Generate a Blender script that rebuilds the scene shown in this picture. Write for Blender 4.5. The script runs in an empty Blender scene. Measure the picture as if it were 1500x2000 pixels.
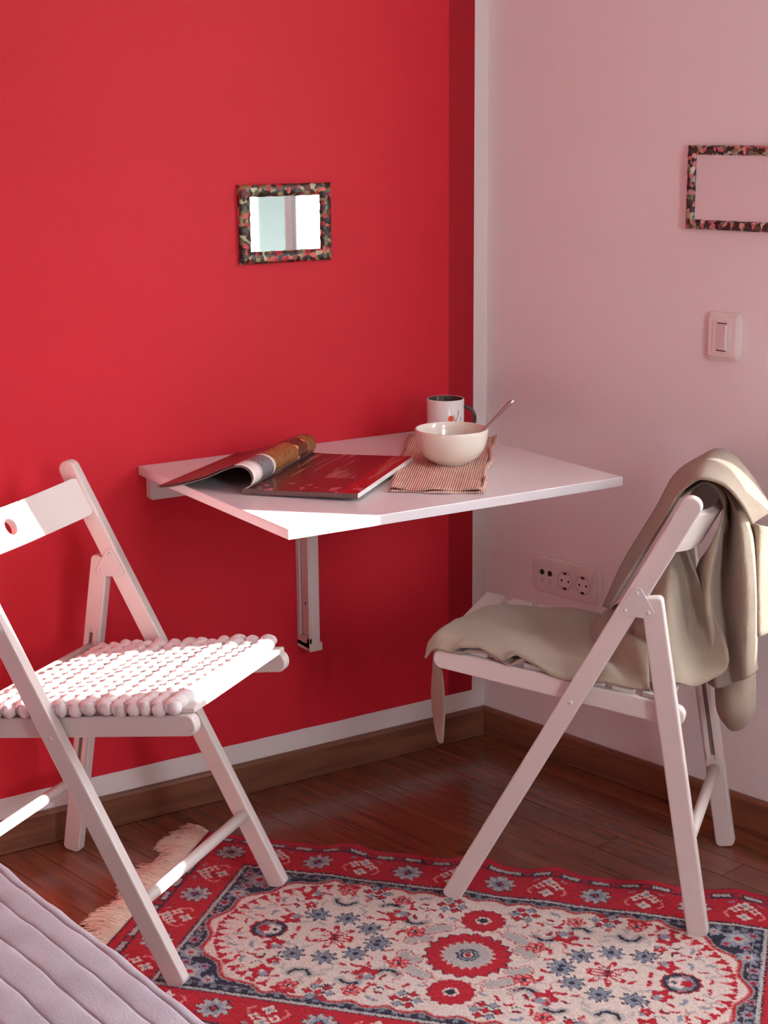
import bpy, bmesh, math, random
import numpy as np
from mathutils import Vector, Matrix
random.seed(7)
rng = np.random.default_rng(7)
PI = math.pi
scene = bpy.context.scene
C = scene.collection

# ------------------------------------------------------------------ camera
CAM = (-2.0434, -2.8395, 1.3728)
YAW, PITCH, ROLL, FPX = 0.55876, 0.23775, -0.00876, 3130.75
cam_data = bpy.data.cameras.new('camera')
cam_data.sensor_fit = 'VERTICAL'; cam_data.sensor_height = 36.0
cam_data.lens = FPX / 2000 * 36.0
cam_data.clip_start = 0.05
cam = bpy.data.objects.new('camera', cam_data); C.objects.link(cam)
fwd = Vector((math.sin(YAW) * math.cos(PITCH), math.cos(YAW) * math.cos(PITCH), -math.sin(PITCH)))
rgt = Vector((math.cos(YAW), -math.sin(YAW), 0)); upv = rgt.cross(fwd)
cr, sr = math.cos(ROLL), math.sin(ROLL)
r2 = cr * rgt + sr * upv; u2 = -sr * rgt + cr * upv
M = Matrix((r2, u2, -fwd)).transposed().to_4x4(); M.translation = Vector(CAM)
cam.matrix_world = M
scene.camera = cam

# ------------------------------------------------------------------ sky, sun, exposure
world = bpy.data.worlds.new('sky'); scene.world = world; world.use_nodes = True
bg = world.node_tree.nodes['Background']
bg.inputs['Color'].default_value = (0.86, 0.93, 1.0, 1); bg.inputs['Strength'].default_value = 20.0
SUN_AZ = Vector((0.72, -0.69)).normalized(); SUN_TAN = 0.40
sun_data = bpy.data.lights.new('sun', 'SUN'); sun_data.energy = 34.0; sun_data.angle = 0.009
sun_data.color = (1.0, 0.96, 0.9)
sun = bpy.data.objects.new('sun', sun_data); C.objects.link(sun)
sun.rotation_euler = Vector((SUN_AZ.x, SUN_AZ.y, SUN_TAN)).to_track_quat('Z', 'Y').to_euler()
sun.location = (6, -6, 5)
vs = scene.view_settings
vs.view_transform = 'Standard'; vs.look = 'None'; vs.gamma = 1.0; vs.use_curve_mapping = False
vs.exposure = 0.45

# ------------------------------------------------------------------ helpers
def lin(c):
    return tuple(((x / 255) / 12.92 if x / 255 <= 0.04045 else ((x / 255 + 0.055) / 1.055) ** 2.4) for x in c)

def new_mat(name):
    m = bpy.data.materials.new(name); m.use_nodes = True
    nt = m.node_tree; return m, nt, nt.nodes['Principled BSDF']

def N(nt, kind, **kw):
    n = nt.nodes.new(kind)
    for k, v in kw.items():
        if k in n.inputs.keys(): n.inputs[k].default_value = v
        else: setattr(n, k, v)
    return n

def L(nt, a, b): nt.links.new(a, b)

def pmat(name, rgb, rough=0.5, var=0.06, scale=20.0, bump=0.0, bscale=200.0, metal=0.0, spec=None, coat=0.0, stretch=None, bdist=0.001):
    m, nt, p = new_mat(name)
    base = lin(rgb)
    tc = N(nt, 'ShaderNodeTexCoord')
    src = tc.outputs['Object']
    if stretch:
        mp = N(nt, 'ShaderNodeMapping'); mp.inputs['Scale'].default_value = stretch
        L(nt, src, mp.inputs['Vector']); src = mp.outputs['Vector']
    nz = N(nt, 'ShaderNodeTexNoise', Scale=scale, Detail=4.0); L(nt, src, nz.inputs['Vector'])
    mx = N(nt, 'ShaderNodeMixRGB')
    mx.inputs['Color1'].default_value = tuple(max(0, x * (1 - var)) for x in base) + (1,)
    mx.inputs['Color2'].default_value = tuple(min(1, x * (1 + var)) for x in base) + (1,)
    L(nt, nz.outputs['Fac'], mx.inputs['Fac']); L(nt, mx.outputs['Color'], p.inputs['Base Color'])
    p.inputs['Roughness'].default_value = rough; p.inputs['Metallic'].default_value = metal
    if spec is not None: p.inputs['Specular IOR Level'].default_value = spec
    if coat: p.inputs['Coat Weight'].default_value = coat; p.inputs['Coat Roughness'].default_value = 0.15
    if bump:
        n2 = N(nt, 'ShaderNodeTexNoise', Scale=bscale, Detail=3.0); L(nt, src, n2.inputs['Vector'])
        b = N(nt, 'ShaderNodeBump', Strength=bump, Distance=bdist)
        L(nt, n2.outputs['Fac'], b.inputs['Height']); L(nt, b.outputs['Normal'], p.inputs['Normal'])
    return m

class MB:
    def __init__(s): s.v = []; s.f = []
    def add(s, vs, fs):
        o = len(s.v); s.v += [tuple(x) for x in vs]; s.f += [tuple(i + o for i in f) for f in fs]; return s
    def box(s, a, b):
        x0, y0, z0 = a; x1, y1, z1 = b
        return s.add([(x0, y0, z0), (x1, y0, z0), (x1, y1, z0), (x0, y1, z0), (x0, y0, z1), (x1, y0, z1), (x1, y1, z1), (x0, y1, z1)],
                     [(3, 2, 1, 0), (4, 5, 6, 7), (0, 1, 5, 4), (1, 2, 6, 5), (2, 3, 7, 6), (3, 0, 4, 7)])
    def prism(s, poly, fn0, fn1):
        n = len(poly)
        s.add([fn0(p) for p in poly] + [fn1(p) for p in poly],
              [tuple(range(n - 1, -1, -1)), tuple(range(n, 2 * n))] + [(i, (i + 1) % n, n + (i + 1) % n, n + i) for i in range(n)])
        return s
    def tube(s, pts, rad, seg=12, caps=True, squash=None):
        pts = [Vector(p) for p in pts]; n = len(pts)
        rads = rad if isinstance(rad, (list, tuple)) else [rad] * n
        o = []; t0 = (pts[1] - pts[0]).normalized()
        ref = Vector((0, 0, 1)) if abs(t0.z) < .9 else Vector((1, 0, 0))
        for i, p in enumerate(pts):
            t = (pts[min(i + 1, n - 1)] - pts[max(i - 1, 0)]).normalized()
            a = (ref - t * ref.dot(t)).normalized(); b = t.cross(a); ref = a
            for k in range(seg):
                an = 2 * PI * k / seg
                o.append(p + rads[i] * (math.cos(an) * a * (squash or 1) + math.sin(an) * b))
        fs = [(i * seg + k, i * seg + (k + 1) % seg, (i + 1) * seg + (k + 1) % seg, (i + 1) * seg + k) for i in range(n - 1) for k in range(seg)]
        if caps: fs += [tuple(range(seg - 1, -1, -1)), tuple((n - 1) * seg + k for k in range(seg))]
        return s.add(o, fs)
    def lathe(s, prof, seg=48, c=(0, 0, 0)):
        n = len(prof); o = []; fs = []
        for r, z in prof:
            for k in range(seg):
                an = 2 * PI * k / seg; o.append((c[0] + r * math.cos(an), c[1] + r * math.sin(an), c[2] + z))
        for i in range(n - 1):
            for k in range(seg):
                fs.append((i * seg + k, i * seg + (k + 1) % seg, (i + 1) * seg + (k + 1) % seg, (i + 1) * seg + k))
        return s.add(o, fs)
    def grid(s, rows, closed=False):
        nr, nc = len(rows), len(rows[0])
        return s.add([p for r in rows for p in r],
                     [(i * nc + j, i * nc + j + 1, (i + 1) * nc + j + 1, (i + 1) * nc + j) for i in range(nr - 1) for j in range(nc - 1)])

def obj(name, mb, mat, parent=None, smooth=False, bevel=0, bseg=2, subsurf=0, solid=0, fix=True):
    me = bpy.data.meshes.new(name); me.from_pydata([tuple(map(float, v)) for v in mb.v], [], mb.f)
    if fix:
        bm = bmesh.new(); bm.from_mesh(me); bmesh.ops.recalc_face_normals(bm, faces=bm.faces); bm.to_mesh(me); bm.free()
    me.materials.append(mat)
    if smooth: me.polygons.foreach_set('use_smooth', [True] * len(me.polygons))
    o = bpy.data.objects.new(name, me); C.objects.link(o)
    if parent: o.parent = parent
    if bevel:
        b = o.modifiers.new('bevel', 'BEVEL'); b.width = bevel; b.segments = bseg; b.limit_method = 'ANGLE'; b.angle_limit = math.radians(35)
    if solid:
        sm = o.modifiers.new('thickness', 'SOLIDIFY'); sm.thickness = solid; sm.offset = 0
    if subsurf:
        sb = o.modifiers.new('subsurf', 'SUBSURF'); sb.levels = subsurf; sb.render_levels = subsurf
    return o

def empty(name, loc=(0, 0, 0), rz=0.0):
    o = bpy.data.objects.new(name, None); C.objects.link(o); o.location = loc; o.rotation_euler = (0, 0, rz); o.empty_display_size = .05
    return o

def tag(o, label, cat, group=None):
    o['label'] = label; o['category'] = cat
    if group: o['group'] = group
    return o

def struct(o, label=None):
    o['kind'] = 'structure'
    if label: o['label'] = label
    return o

def copy_tree(o, parent=None):
    c = o.copy(); C.objects.link(c); c.parent = parent
    for ch in list(o.children): copy_tree(ch, c)
    return c

def rrect(w, h, r, seg=6, cx=0, cy=0):
    pts = []
    for (sx, sy, a0) in ((1, 1, 0), (-1, 1, 90), (-1, -1, 180), (1, -1, 270)):
        for k in range(seg + 1):
            a = math.radians(a0 + 90 * k / seg)
            pts.append((cx + sx * (w / 2 - r) + r * math.cos(a), cy + sy * (h / 2 - r) + r * math.sin(a)))
    return pts

def catmull(P, n):
    P = np.asarray(P, float); m = len(P)
    if m == 2:
        t = np.linspace(0, 1, n + 1)[:, None]; return P[0] * (1 - t) + P[1] * t
    E = np.vstack([2 * P[:1] - P[1:2], P, 2 * P[-1:] - P[-2:-1]])
    out = []
    for i in range(m - 1):
        p0, p1, p2, p3 = E[i], E[i + 1], E[i + 2], E[i + 3]
        for k in range(n):
            t = k / n
            out.append(.5 * ((2 * p1) + (-p0 + p2) * t + (2 * p0 - 5 * p1 + 4 * p2 - p3) * t * t + (-p0 + 3 * p1 - 3 * p2 + p3) * t ** 3))
    out.append(P[-1]); return np.array(out)

def dense(G, nr, nc):
    rows = [catmull(r, nc) for r in G]
    A = np.array(rows)
    return np.stack([catmull(A[:, j], nr) for j in range(A.shape[1])], 1)

# ------------------------------------------------------------------ materials
def wall_red_mat():
    m, nt, p = new_mat('red_wall_paint')
    tc = N(nt, 'ShaderNodeTexCoord'); sx = N(nt, 'ShaderNodeSeparateXYZ'); L(nt, tc.outputs['Object'], sx.inputs[0])
    wob = N(nt, 'ShaderNodeTexNoise', Scale=14.0, Detail=3.0); L(nt, tc.outputs['Object'], wob.inputs['Vector'])
    wz = N(nt, 'ShaderNodeMath', operation='MULTIPLY_ADD'); L(nt, wob.outputs['Fac'], wz.inputs[0]); wz.inputs[1].default_value = .003; L(nt, sx.outputs['Z'], wz.inputs[2])
    nz = N(nt, 'ShaderNodeTexNoise', Scale=2.5, Detail=5.0); L(nt, tc.outputs['Object'], nz.inputs['Vector'])
    c1 = N(nt, 'ShaderNodeMixRGB'); L(nt, nz.outputs['Fac'], c1.inputs['Fac'])
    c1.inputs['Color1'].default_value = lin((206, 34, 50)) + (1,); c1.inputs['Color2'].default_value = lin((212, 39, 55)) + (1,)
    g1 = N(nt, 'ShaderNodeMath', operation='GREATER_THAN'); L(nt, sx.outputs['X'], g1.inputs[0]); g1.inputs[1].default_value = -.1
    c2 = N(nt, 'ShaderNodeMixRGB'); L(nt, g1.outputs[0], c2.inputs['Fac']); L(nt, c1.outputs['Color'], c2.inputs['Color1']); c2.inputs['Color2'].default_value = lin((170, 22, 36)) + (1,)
    g2 = N(nt, 'ShaderNodeMath', operation='GREATER_THAN'); L(nt, sx.outputs['X'], g2.inputs[0]); g2.inputs[1].default_value = -.035
    g3 = N(nt, 'ShaderNodeMath', operation='LESS_THAN'); L(nt, wz.outputs[0], g3.inputs[0]); g3.inputs[1].default_value = .112
    g = N(nt, 'ShaderNodeMath', operation='MAXIMUM'); L(nt, g2.outputs[0], g.inputs[0]); L(nt, g3.outputs[0], g.inputs[1])
    c3 = N(nt, 'ShaderNodeMixRGB'); L(nt, g.outputs[0], c3.inputs['Fac']); L(nt, c2.outputs['Color'], c3.inputs['Color1']); c3.inputs['Color2'].default_value = lin((232, 222, 220)) + (1,)
    L(nt, c3.outputs['Color'], p.inputs['Base Color']); p.inputs['Roughness'].default_value = .55; p.inputs['Specular IOR Level'].default_value = .25
    n2 = N(nt, 'ShaderNodeTexNoise', Scale=160.0, Detail=4.0); L(nt, tc.outputs['Object'], n2.inputs['Vector'])
    b = N(nt, 'ShaderNodeBump', Strength=.12, Distance=.002); L(nt, n2.outputs['Fac'], b.inputs['Height']); L(nt, b.outputs['Normal'], p.inputs['Normal'])
    return m

def wood_mat(name, c1, c2, rough, axis='X', coat=0.0, rand=0.0, sc=1.0):
    m, nt, p = new_mat(name)
    tc = N(nt, 'ShaderNodeTexCoord'); mp = N(nt, 'ShaderNodeMapping')
    s = {'X': (3, 45, 45), 'Y': (45, 3, 45)}[axis]
    mp.inputs['Scale'].default_value = tuple(x * sc for x in s)
    oi = N(nt, 'ShaderNodeObjectInfo')
    va = N(nt, 'ShaderNodeVectorMath', operation='MULTIPLY_ADD')
    L(nt, oi.outputs['Random'], va.inputs[0]); va.inputs[1].default_value = (37, 53, 11); L(nt, tc.outputs['Object'], va.inputs[2])
    L(nt, va.outputs[0], mp.inputs['Vector'])
    nz = N(nt, 'ShaderNodeTexNoise', Scale=1.0, Detail=6.0, Roughness=.65, Distortion=.6); L(nt, mp.outputs['Vector'], nz.inputs['Vector'])
    rp = N(nt, 'ShaderNodeValToRGB'); L(nt, nz.outputs['Fac'], rp.inputs['Fac'])
    rp.color_ramp.elements[0].position = .3; rp.color_ramp.elements[1].position = .72
    rp.color_ramp.elements[0].color = lin(c1) + (1,); rp.color_ramp.elements[1].color = lin(c2) + (1,)
    hs = N(nt, 'ShaderNodeHueSaturation'); L(nt, rp.outputs['Color'], hs.inputs['Color'])
    mr = N(nt, 'ShaderNodeMapRange'); L(nt, oi.outputs['Random'], mr.inputs['Value']); mr.inputs['To Min'].default_value = 1 - rand; mr.inputs['To Max'].default_value = 1 + rand
    L(nt, mr.outputs[0], hs.inputs['Value']); L(nt, hs.outputs['Color'], p.inputs['Base Color'])
    p.inputs['Roughness'].default_value = rough
    if coat: p.inputs['Coat Weight'].default_value = coat; p.inputs['Coat Roughness'].default_value = .12
    b = N(nt, 'ShaderNodeBump', Strength=.08, Distance=.001); L(nt, nz.outputs['Fac'], b.inputs['Height']); L(nt, b.outputs['Normal'], p.inputs['Normal'])
    return m

MT = dict(
    red=wall_red_mat(),
    white_wall=pmat('white_wall_paint', (243, 234, 235), .6, .02, 3, .12, 160, spec=.25, bdist=.002),
    ceiling=pmat('ceiling_paint', (236, 232, 228), .7, .02, 3),
    plank=wood_mat('floor_planks', (96, 48, 30), (136, 76, 48), .26, 'X', .5, .14),
    subfloor=pmat('subfloor', (60, 32, 24), .8),
    board=wood_mat('baseboard_wood', (98, 56, 38), (140, 88, 60), .45, 'X', .1, .05),
    white=pmat('white_lacquer_wood', (218, 206, 202), .38, .015, 30, .03, 90),
    white_metal=pmat('white_metal', (214, 203, 202), .35, .02, 30),
    laminate=pmat('white_laminate', (226, 219, 222), .32, .012, 12, .02, 400),
    plastic=pmat('white_plastic', (232, 222, 218), .32, .02, 10),
    plastic_in=pmat('socket_plastic', (205, 192, 184), .4, .02, 10),
    dark=pmat('dark_hole', (30, 22, 22), .6),
    steel=pmat('stainless_steel', (200, 196, 194), .18, .03, 60, metal=1.0),
    ceramic=pmat('cream_ceramic', (240, 232, 218), .12, .01, 8, coat=.5),
    mug_out=pmat('mug_white_glaze', (236, 230, 228), .2, .01, 8),
    mug_in=pmat('mug_dark_glaze', (66, 58, 54), .15, .05, 20),
    coffee=pmat('coffee', (34, 20, 14), .05, .05, 20),
    orange=pmat('orange_print', (226, 96, 44), .25, .03, 40),
    twig=pmat('twig_print', (40, 34, 36), .3, .03, 40),
)
MT['mirror'] = pmat('mirror_glass', (236, 240, 238), .02, .0, 5, metal=1.0)

# ------------------------------------------------------------------ room shell
WW = 0.19720
TH = WW - PI / 2                      # white wall frame: local x runs along the wall, room on local -y
CEIL = 2.6
def wallpt(s, off=0.0):               # point on the white wall, off > 0 into the room
    return Vector((s * math.sin(WW) - off * math.cos(WW), -s * math.cos(WW) - off * math.sin(WW)))

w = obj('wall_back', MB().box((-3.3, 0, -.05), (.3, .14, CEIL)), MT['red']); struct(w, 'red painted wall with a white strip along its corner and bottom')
S0, S1, Z0, Z1 = 1.06, 2.66, .60, 2.2
wr = obj('wall_right', MB().box((-.0, 0, -.05), (S0, .2, CEIL)).box((S1, 0, -.05), (4.25, .2, CEIL)).box((S0, 0, -.05), (S1, .2, Z0)).box((S0, 0, Z1), (S1, .2, CEIL)), MT['white_wall'])
wr.rotation_euler = (0, 0, TH); struct(wr, 'plain white wall tinted pink by the red wall')
struct(obj('wall_left', MB().box((-3.44, -4.2, -.05), (-3.3, .14, CEIL)), pmat('rose_wall_paint', (220, 176, 183), .6, .03, 3)))
V0, V1 = -1.10, -.48
struct(obj('wall_front', MB().box((-3.44, -4.2, -.05), (V0, -4.05, CEIL)).box((V1, -4.2, -.05), (1.2, -4.05, CEIL)).box((V0, -4.2, -.05), (V1, -4.05, .9)).box((V0, -4.2, 2.25), (V1, -4.05, CEIL)), pmat('beige_wall_paint', (176, 156, 142), .6, .03, 3)))
struct(obj('ceiling', MB().box((-3.44, -4.2, CEIL), (1.2, .14, CEIL + .1)), MT['ceiling']))
floor = struct(obj('floor', MB().box((-3.44, -4.2, -.06), (1.2, .14, -.012)), MT['subfloor']), 'dark brown polished parquet floor')
# parquet planks run along the white wall
PW = .072; cs, sn = math.sin(WW), -math.cos(WW)
nxv = Vector((-math.cos(WW), -math.sin(WW)))       # away from the white wall
row = 0; off = .002
nplank = 0
while off < 3.5:
    wloc = PW if off > 0 else PW
    # along-wall coordinate where each long edge meets the red wall (y = 0)
    def s_at(o_): return -o_ * math.sin(WW) / math.cos(WW)
    s = None; cur = None
    start = [s_at(off), s_at(off + PW - .0012)]
    ln = random.uniform(.35, 1.2); first = True
    a = [start[0], start[1]]
    while max(a) < 4.05:
        e = (max(a) + ln) if first else a[0] + ln
        b_ = [e, e]
        quad = []
        for (o_, s_) in ((off, a[0]), (off + PW - .0012, a[1]), (off + PW - .0012, b_[1] - .001), (off, b_[0] - .001)):
            quad.append((s_, o_))
        mid_s = sum(q[0] for q in quad) / 4; mid_o = sum(q[1] for q in quad) / 4
        c0 = Vector((mid_s * cs + mid_o * nxv.x, mid_s * sn + mid_o * nxv.y))
        if c0.x > -3.3 and c0.y > -4.05 and c0.y < 0:
            mb = MB(); pl_ = [(q[0] - mid_s, -(q[1] - mid_o)) for q in quad]
            mb.prism(pl_, lambda p: (p[0], p[1], -.012), lambda p: (p[0], p[1], 0))
            near = c0.y > -1.9 and c0.x > -1.9
            po = obj('plank', mb, MT['plank'], floor, bevel=.0006 if near else 0, bseg=1)
            po.location = (c0.x, c0.y, random.uniform(-.0002, 0)); po.rotation_euler = (0, 0, TH); nplank += 1
        a = [e, e]; first = False; ln = random.uniform(.9, 1.5)
    off += PW; row += 1

def baseboard(name, length, loc, rz, label):
    h, t = .0668, .014
    prof = [(0, 0), (-t, 0), (-t, h - .006), (-t + .004, h), (0, h)]
    mb = MB().prism(prof, lambda p: (0, p[0], p[1]), lambda p: (length, p[0], p[1]))
    o = obj(name, mb, MT['board'], bevel=.001, bseg=1); o.location = loc; o.rotation_euler = (0, 0, rz); struct(o, label); return o
baseboard('baseboard_back', 3.297, (-3.298, -.0005, .0005), 0, 'brown wooden baseboard along the red wall')
baseboard('baseboard_right', 4.0, tuple(wallpt(.003, .0005)) + (.0005,), TH, 'dark brown wooden baseboard along the white wall')

# window in the white wall, just out of frame to the right (seen in the little mirror)
def clear_glass():
    m, nt, p = new_mat('window_glass'); nt.nodes.remove(p)
    out = nt.nodes['Material Output']; t = N(nt, 'ShaderNodeBsdfTransparent'); g = N(nt, 'ShaderNodeBsdfGlossy', Roughness=.02)
    mx = N(nt, 'ShaderNodeMixShader'); mx.inputs[0].default_value = .06
    L(nt, t.outputs[0], mx.inputs[1]); L(nt, g.outputs[0], mx.inputs[2]); L(nt, mx.outputs[0], out.inputs['Surface']); return m
def blind_mat():
    m, nt, p = new_mat('white_blind_fabric'); nt.nodes.remove(p)
    out = nt.nodes['Material Output']; t = N(nt, 'ShaderNodeBsdfTranslucent'); d = N(nt, 'ShaderNodeBsdfDiffuse')
    t.inputs['Color'].default_value = (.9, .9, .88, 1); d.inputs['Color'].default_value = (.9, .9, .88, 1)
    tc = N(nt, 'ShaderNodeTexCoord'); nz = N(nt, 'ShaderNodeTexNoise', Scale=400.0); L(nt, tc.outputs['Object'], nz.inputs['Vector'])
    b = N(nt, 'ShaderNodeBump', Strength=.1, Distance=.001); L(nt, nz.outputs['Fac'], b.inputs['Height']); L(nt, b.outputs['Normal'], d.inputs['Normal'])
    mx = N(nt, 'ShaderNodeMixShader'); mx.inputs[0].default_value = .3
    L(nt, t.outputs[0], mx.inputs[1]); L(nt, d.outputs[0], mx.inputs[2]); L(nt, mx.outputs[0], out.inputs['Surface']); return m
def sheer_mat():
    m, nt, p = new_mat('white_sheer_fabric'); nt.nodes.remove(p)
    out = nt.nodes['Material Output']; t = N(nt, 'ShaderNodeBsdfTranslucent'); d = N(nt, 'ShaderNodeBsdfTransparent')
    t.inputs['Color'].default_value = (.92, .92, .9, 1)
    tc = N(nt, 'ShaderNodeTexCoord'); nz = N(nt, 'ShaderNodeTexNoise', Scale=500.0); L(nt, tc.outputs['Object'], nz.inputs['Vector'])
    b = N(nt, 'ShaderNodeBump', Strength=.1, Distance=.001); L(nt, nz.outputs['Fac'], b.inputs['Height']); L(nt, b.outputs['Normal'], t.inputs['Normal'])
    mx = N(nt, 'ShaderNodeMixShader'); mx.inputs[0].default_value = .2
    L(nt, t.outputs[0], mx.inputs[1]); L(nt, d.outputs[0], mx.inputs[2]); L(nt, mx.outputs[0], out.inputs['Surface']); return m
MT['sheer'] = sheer_mat(); MT['glass'] = clear_glass(); MT['blind'] = blind_mat()
MT['mull'] = pmat('grey_window_frame', (176, 174, 172), .45, .03, 10)
win = empty('window_1', (0, 0, 0), TH); struct(win, 'three-part window beside the white wall')
fr = MB().box((S0, .04, Z0), (S0 + .05, .12, Z1)).box((S1 - .05, .04, Z0), (S1, .12, Z1)).box((S0, .04, Z0), (S1, .12, Z0 + .05)).box((S0, .04, Z1 - .05), (S1, .12, Z1))
obj('window_frame', fr, MT['white'], win, bevel=.004)
MUL = ((1.44, 1.535), (2.17, 2.26))
for a, b in MUL:
    obj('mullion', MB().box((a, .04, Z0 + .05), (b, .12, Z1 - .05)), MT['mull'], win, bevel=.004)
obj('sun_trim_sash', MB().box((1.535, .05, Z0 + .05), (1.64, .11, Z1 - .05)).box((1.64, .05, Z0 + .05), (2.17, .11, .946)), MT['white'], win, bevel=.004)  # added stile and bottom panel, unseen, sized to trim the sun through the middle bay
bays = ((S0 + .05, MUL[0][0]), (MUL[0][1], MUL[1][0]), (MUL[1][1], S1 - .05))
for i, (a, b) in enumerate(bays):
    obj('pane', MB().box((a, .078, Z0 + .05), (b, .082, Z1 - .05)), MT['glass'], win)
    if i != 1:
        rows = [[(a - .03 + (b - a + .05) * k / 6, .03 + .0015 * math.sin(k), z) for k in range(7)] for z in ((.975, 1.4, Z1) if i == 0 else (Z0 + .03, 1.4, Z1))]
        obj('blind', MB().grid(rows), MT['blind'], win, solid=.001)
        if i == 0:
            rows = [[(a - .03 + (b - a + .05) * k / 60, .028 + .005 * math.sin(k * 1.3), z) for k in range(61)] for z in (Z0 + .02, .8, .98)]
            obj('sheer_curtain', MB().grid(rows), MT['sheer'], win, smooth=True)
struct(obj('window_sill', MB().box((S0 - .04, -.05, Z0 - .03), (S1 + .04, .2, Z0)), MT['white'], win, bevel=.004))
win2 = empty('window_2', ((V0 + V1) / 2, -4.05, 0)); struct(win2, 'two-part window in the wall behind the camera')
hw2 = (V1 - V0) / 2
obj('window_frame', MB().box((-hw2, -.1, .9), (-hw2 + .06, -.04, 2.25)).box((hw2 - .06, -.1, .9), (hw2, -.04, 2.25)).box((-hw2, -.1, .9), (hw2, -.04, .96)).box((-hw2, -.1, 2.19), (hw2, -.04, 2.25)), MT['white'], win2, bevel=.004)
obj('mullion', MB().box((-.05, -.1, .96), (.05, -.04, 2.19)), MT['white'], win2, bevel=.004)
for a, b in ((-hw2 + .06, -.05), (.05, hw2 - .06)): obj('pane', MB().box((a, -.072, .96), (b, -.068, 2.19)), MT['glass'], win2)
pd2 = bpy.data.lights.new('rear_window_portal', 'AREA'); pd2.shape = 'RECTANGLE'; pd2.size = V1 - V0; pd2.size_y = 1.35; pd2.energy = 1; pd2.cycles.is_portal = True
po2 = bpy.data.objects.new('rear_window_portal', pd2); C.objects.link(po2); po2.location = ((V0 + V1) / 2, -4.17, 1.575)
po2.rotation_euler = Vector((0, -1, 0)).to_track_quat('Z', 'Y').to_euler()
# portal guiding the daylight through the opening
pd = bpy.data.lights.new('window_daylight_portal', 'AREA'); pd.shape = 'RECTANGLE'; pd.size = S1 - S0; pd.size_y = Z1 - Z0; pd.energy = 1
pd.cycles.is_portal = True
po = bpy.data.objects.new('window_daylight_portal', pd); C.objects.link(po)
pm_ = wallpt((S0 + S1) / 2, -.13); po.location = (pm_.x, pm_.y, (Z0 + Z1) / 2)
po.rotation_euler = Vector((math.cos(WW), math.sin(WW), 0)).to_track_quat('Z', 'Y').to_euler()

# ------------------------------------------------------------------ framed mirrors
def frame_mat(name, seed, sat, val=1.35):
    m, nt, p = new_mat(name)
    tc = N(nt, 'ShaderNodeTexCoord'); mp = N(nt, 'ShaderNodeMapping'); mp.inputs['Location'].default_value = (seed, seed * 2, 0); L(nt, tc.outputs['Object'], mp.inputs['Vector'])
    n0 = N(nt, 'ShaderNodeTexNoise', Scale=60.0, Detail=2.0); L(nt, mp.outputs['Vector'], n0.inputs['Vector'])
    va = N(nt, 'ShaderNodeVectorMath', operation='MULTIPLY_ADD'); L(nt, n0.outputs['Color'], va.inputs[0]); va.inputs[1].default_value = (.012, .012, .012); L(nt, mp.outputs['Vector'], va.inputs[2])
    vo = N(nt, 'ShaderNodeTexVoronoi', Scale=115.0); L(nt, va.outputs[0], vo.inputs['Vector'])
    sp = N(nt, 'ShaderNodeSeparateColor'); L(nt, vo.outputs['Color'], sp.inputs[0])
    rp = N(nt, 'ShaderNodeValToRGB'); L(nt, sp.outputs[0], rp.inputs['Fac']); rp.color_ramp.interpolation = 'CONSTANT'
    cols = [(0, (40, 30, 26)), (.2, (58, 52, 38)), (.36, (112, 112, 74)), (.46, (178, 38, 48)), (.6, (46, 38, 34)), (.7, (156, 146, 104)), (.78, (96, 30, 34)), (.88, (206, 92, 76)), (.95, (188, 182, 150))]
    el = rp.color_ramp.elements
    el[0].position = 0; el[0].color = lin(cols[0][1]) + (1,); el[1].position = cols[1][0]; el[1].color = lin(cols[1][1]) + (1,)
    for q, c in cols[2:]:
        e = el.new(q); e.color = lin(c) + (1,)
    dk = N(nt, 'ShaderNodeMixRGB', blend_type='MULTIPLY'); dk.inputs['Fac'].default_value = .55
    n2 = N(nt, 'ShaderNodeTexNoise', Scale=260.0, Detail=3.0); L(nt, mp.outputs['Vector'], n2.inputs['Vector'])
    L(nt, rp.outputs['Color'], dk.inputs['Color1']); L(nt, n2.outputs['Color'], dk.inputs['Color2'])
    hs = N(nt, 'ShaderNodeHueSaturation'); hs.inputs['Saturation'].default_value = sat; hs.inputs['Value'].default_value = val; L(nt, dk.outputs['Color'], hs.inputs['Color'])
    L(nt, hs.outputs['Color'], p.inputs['Base Color']); p.inputs['Roughness'].default_value = .35
    b = N(nt, 'ShaderNodeBump', Strength=.5, Distance=.002); L(nt, vo.outputs['Distance'], b.inputs['Height']); L(nt, b.outputs['Normal'], p.inputs['Normal'])
    return m

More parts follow.
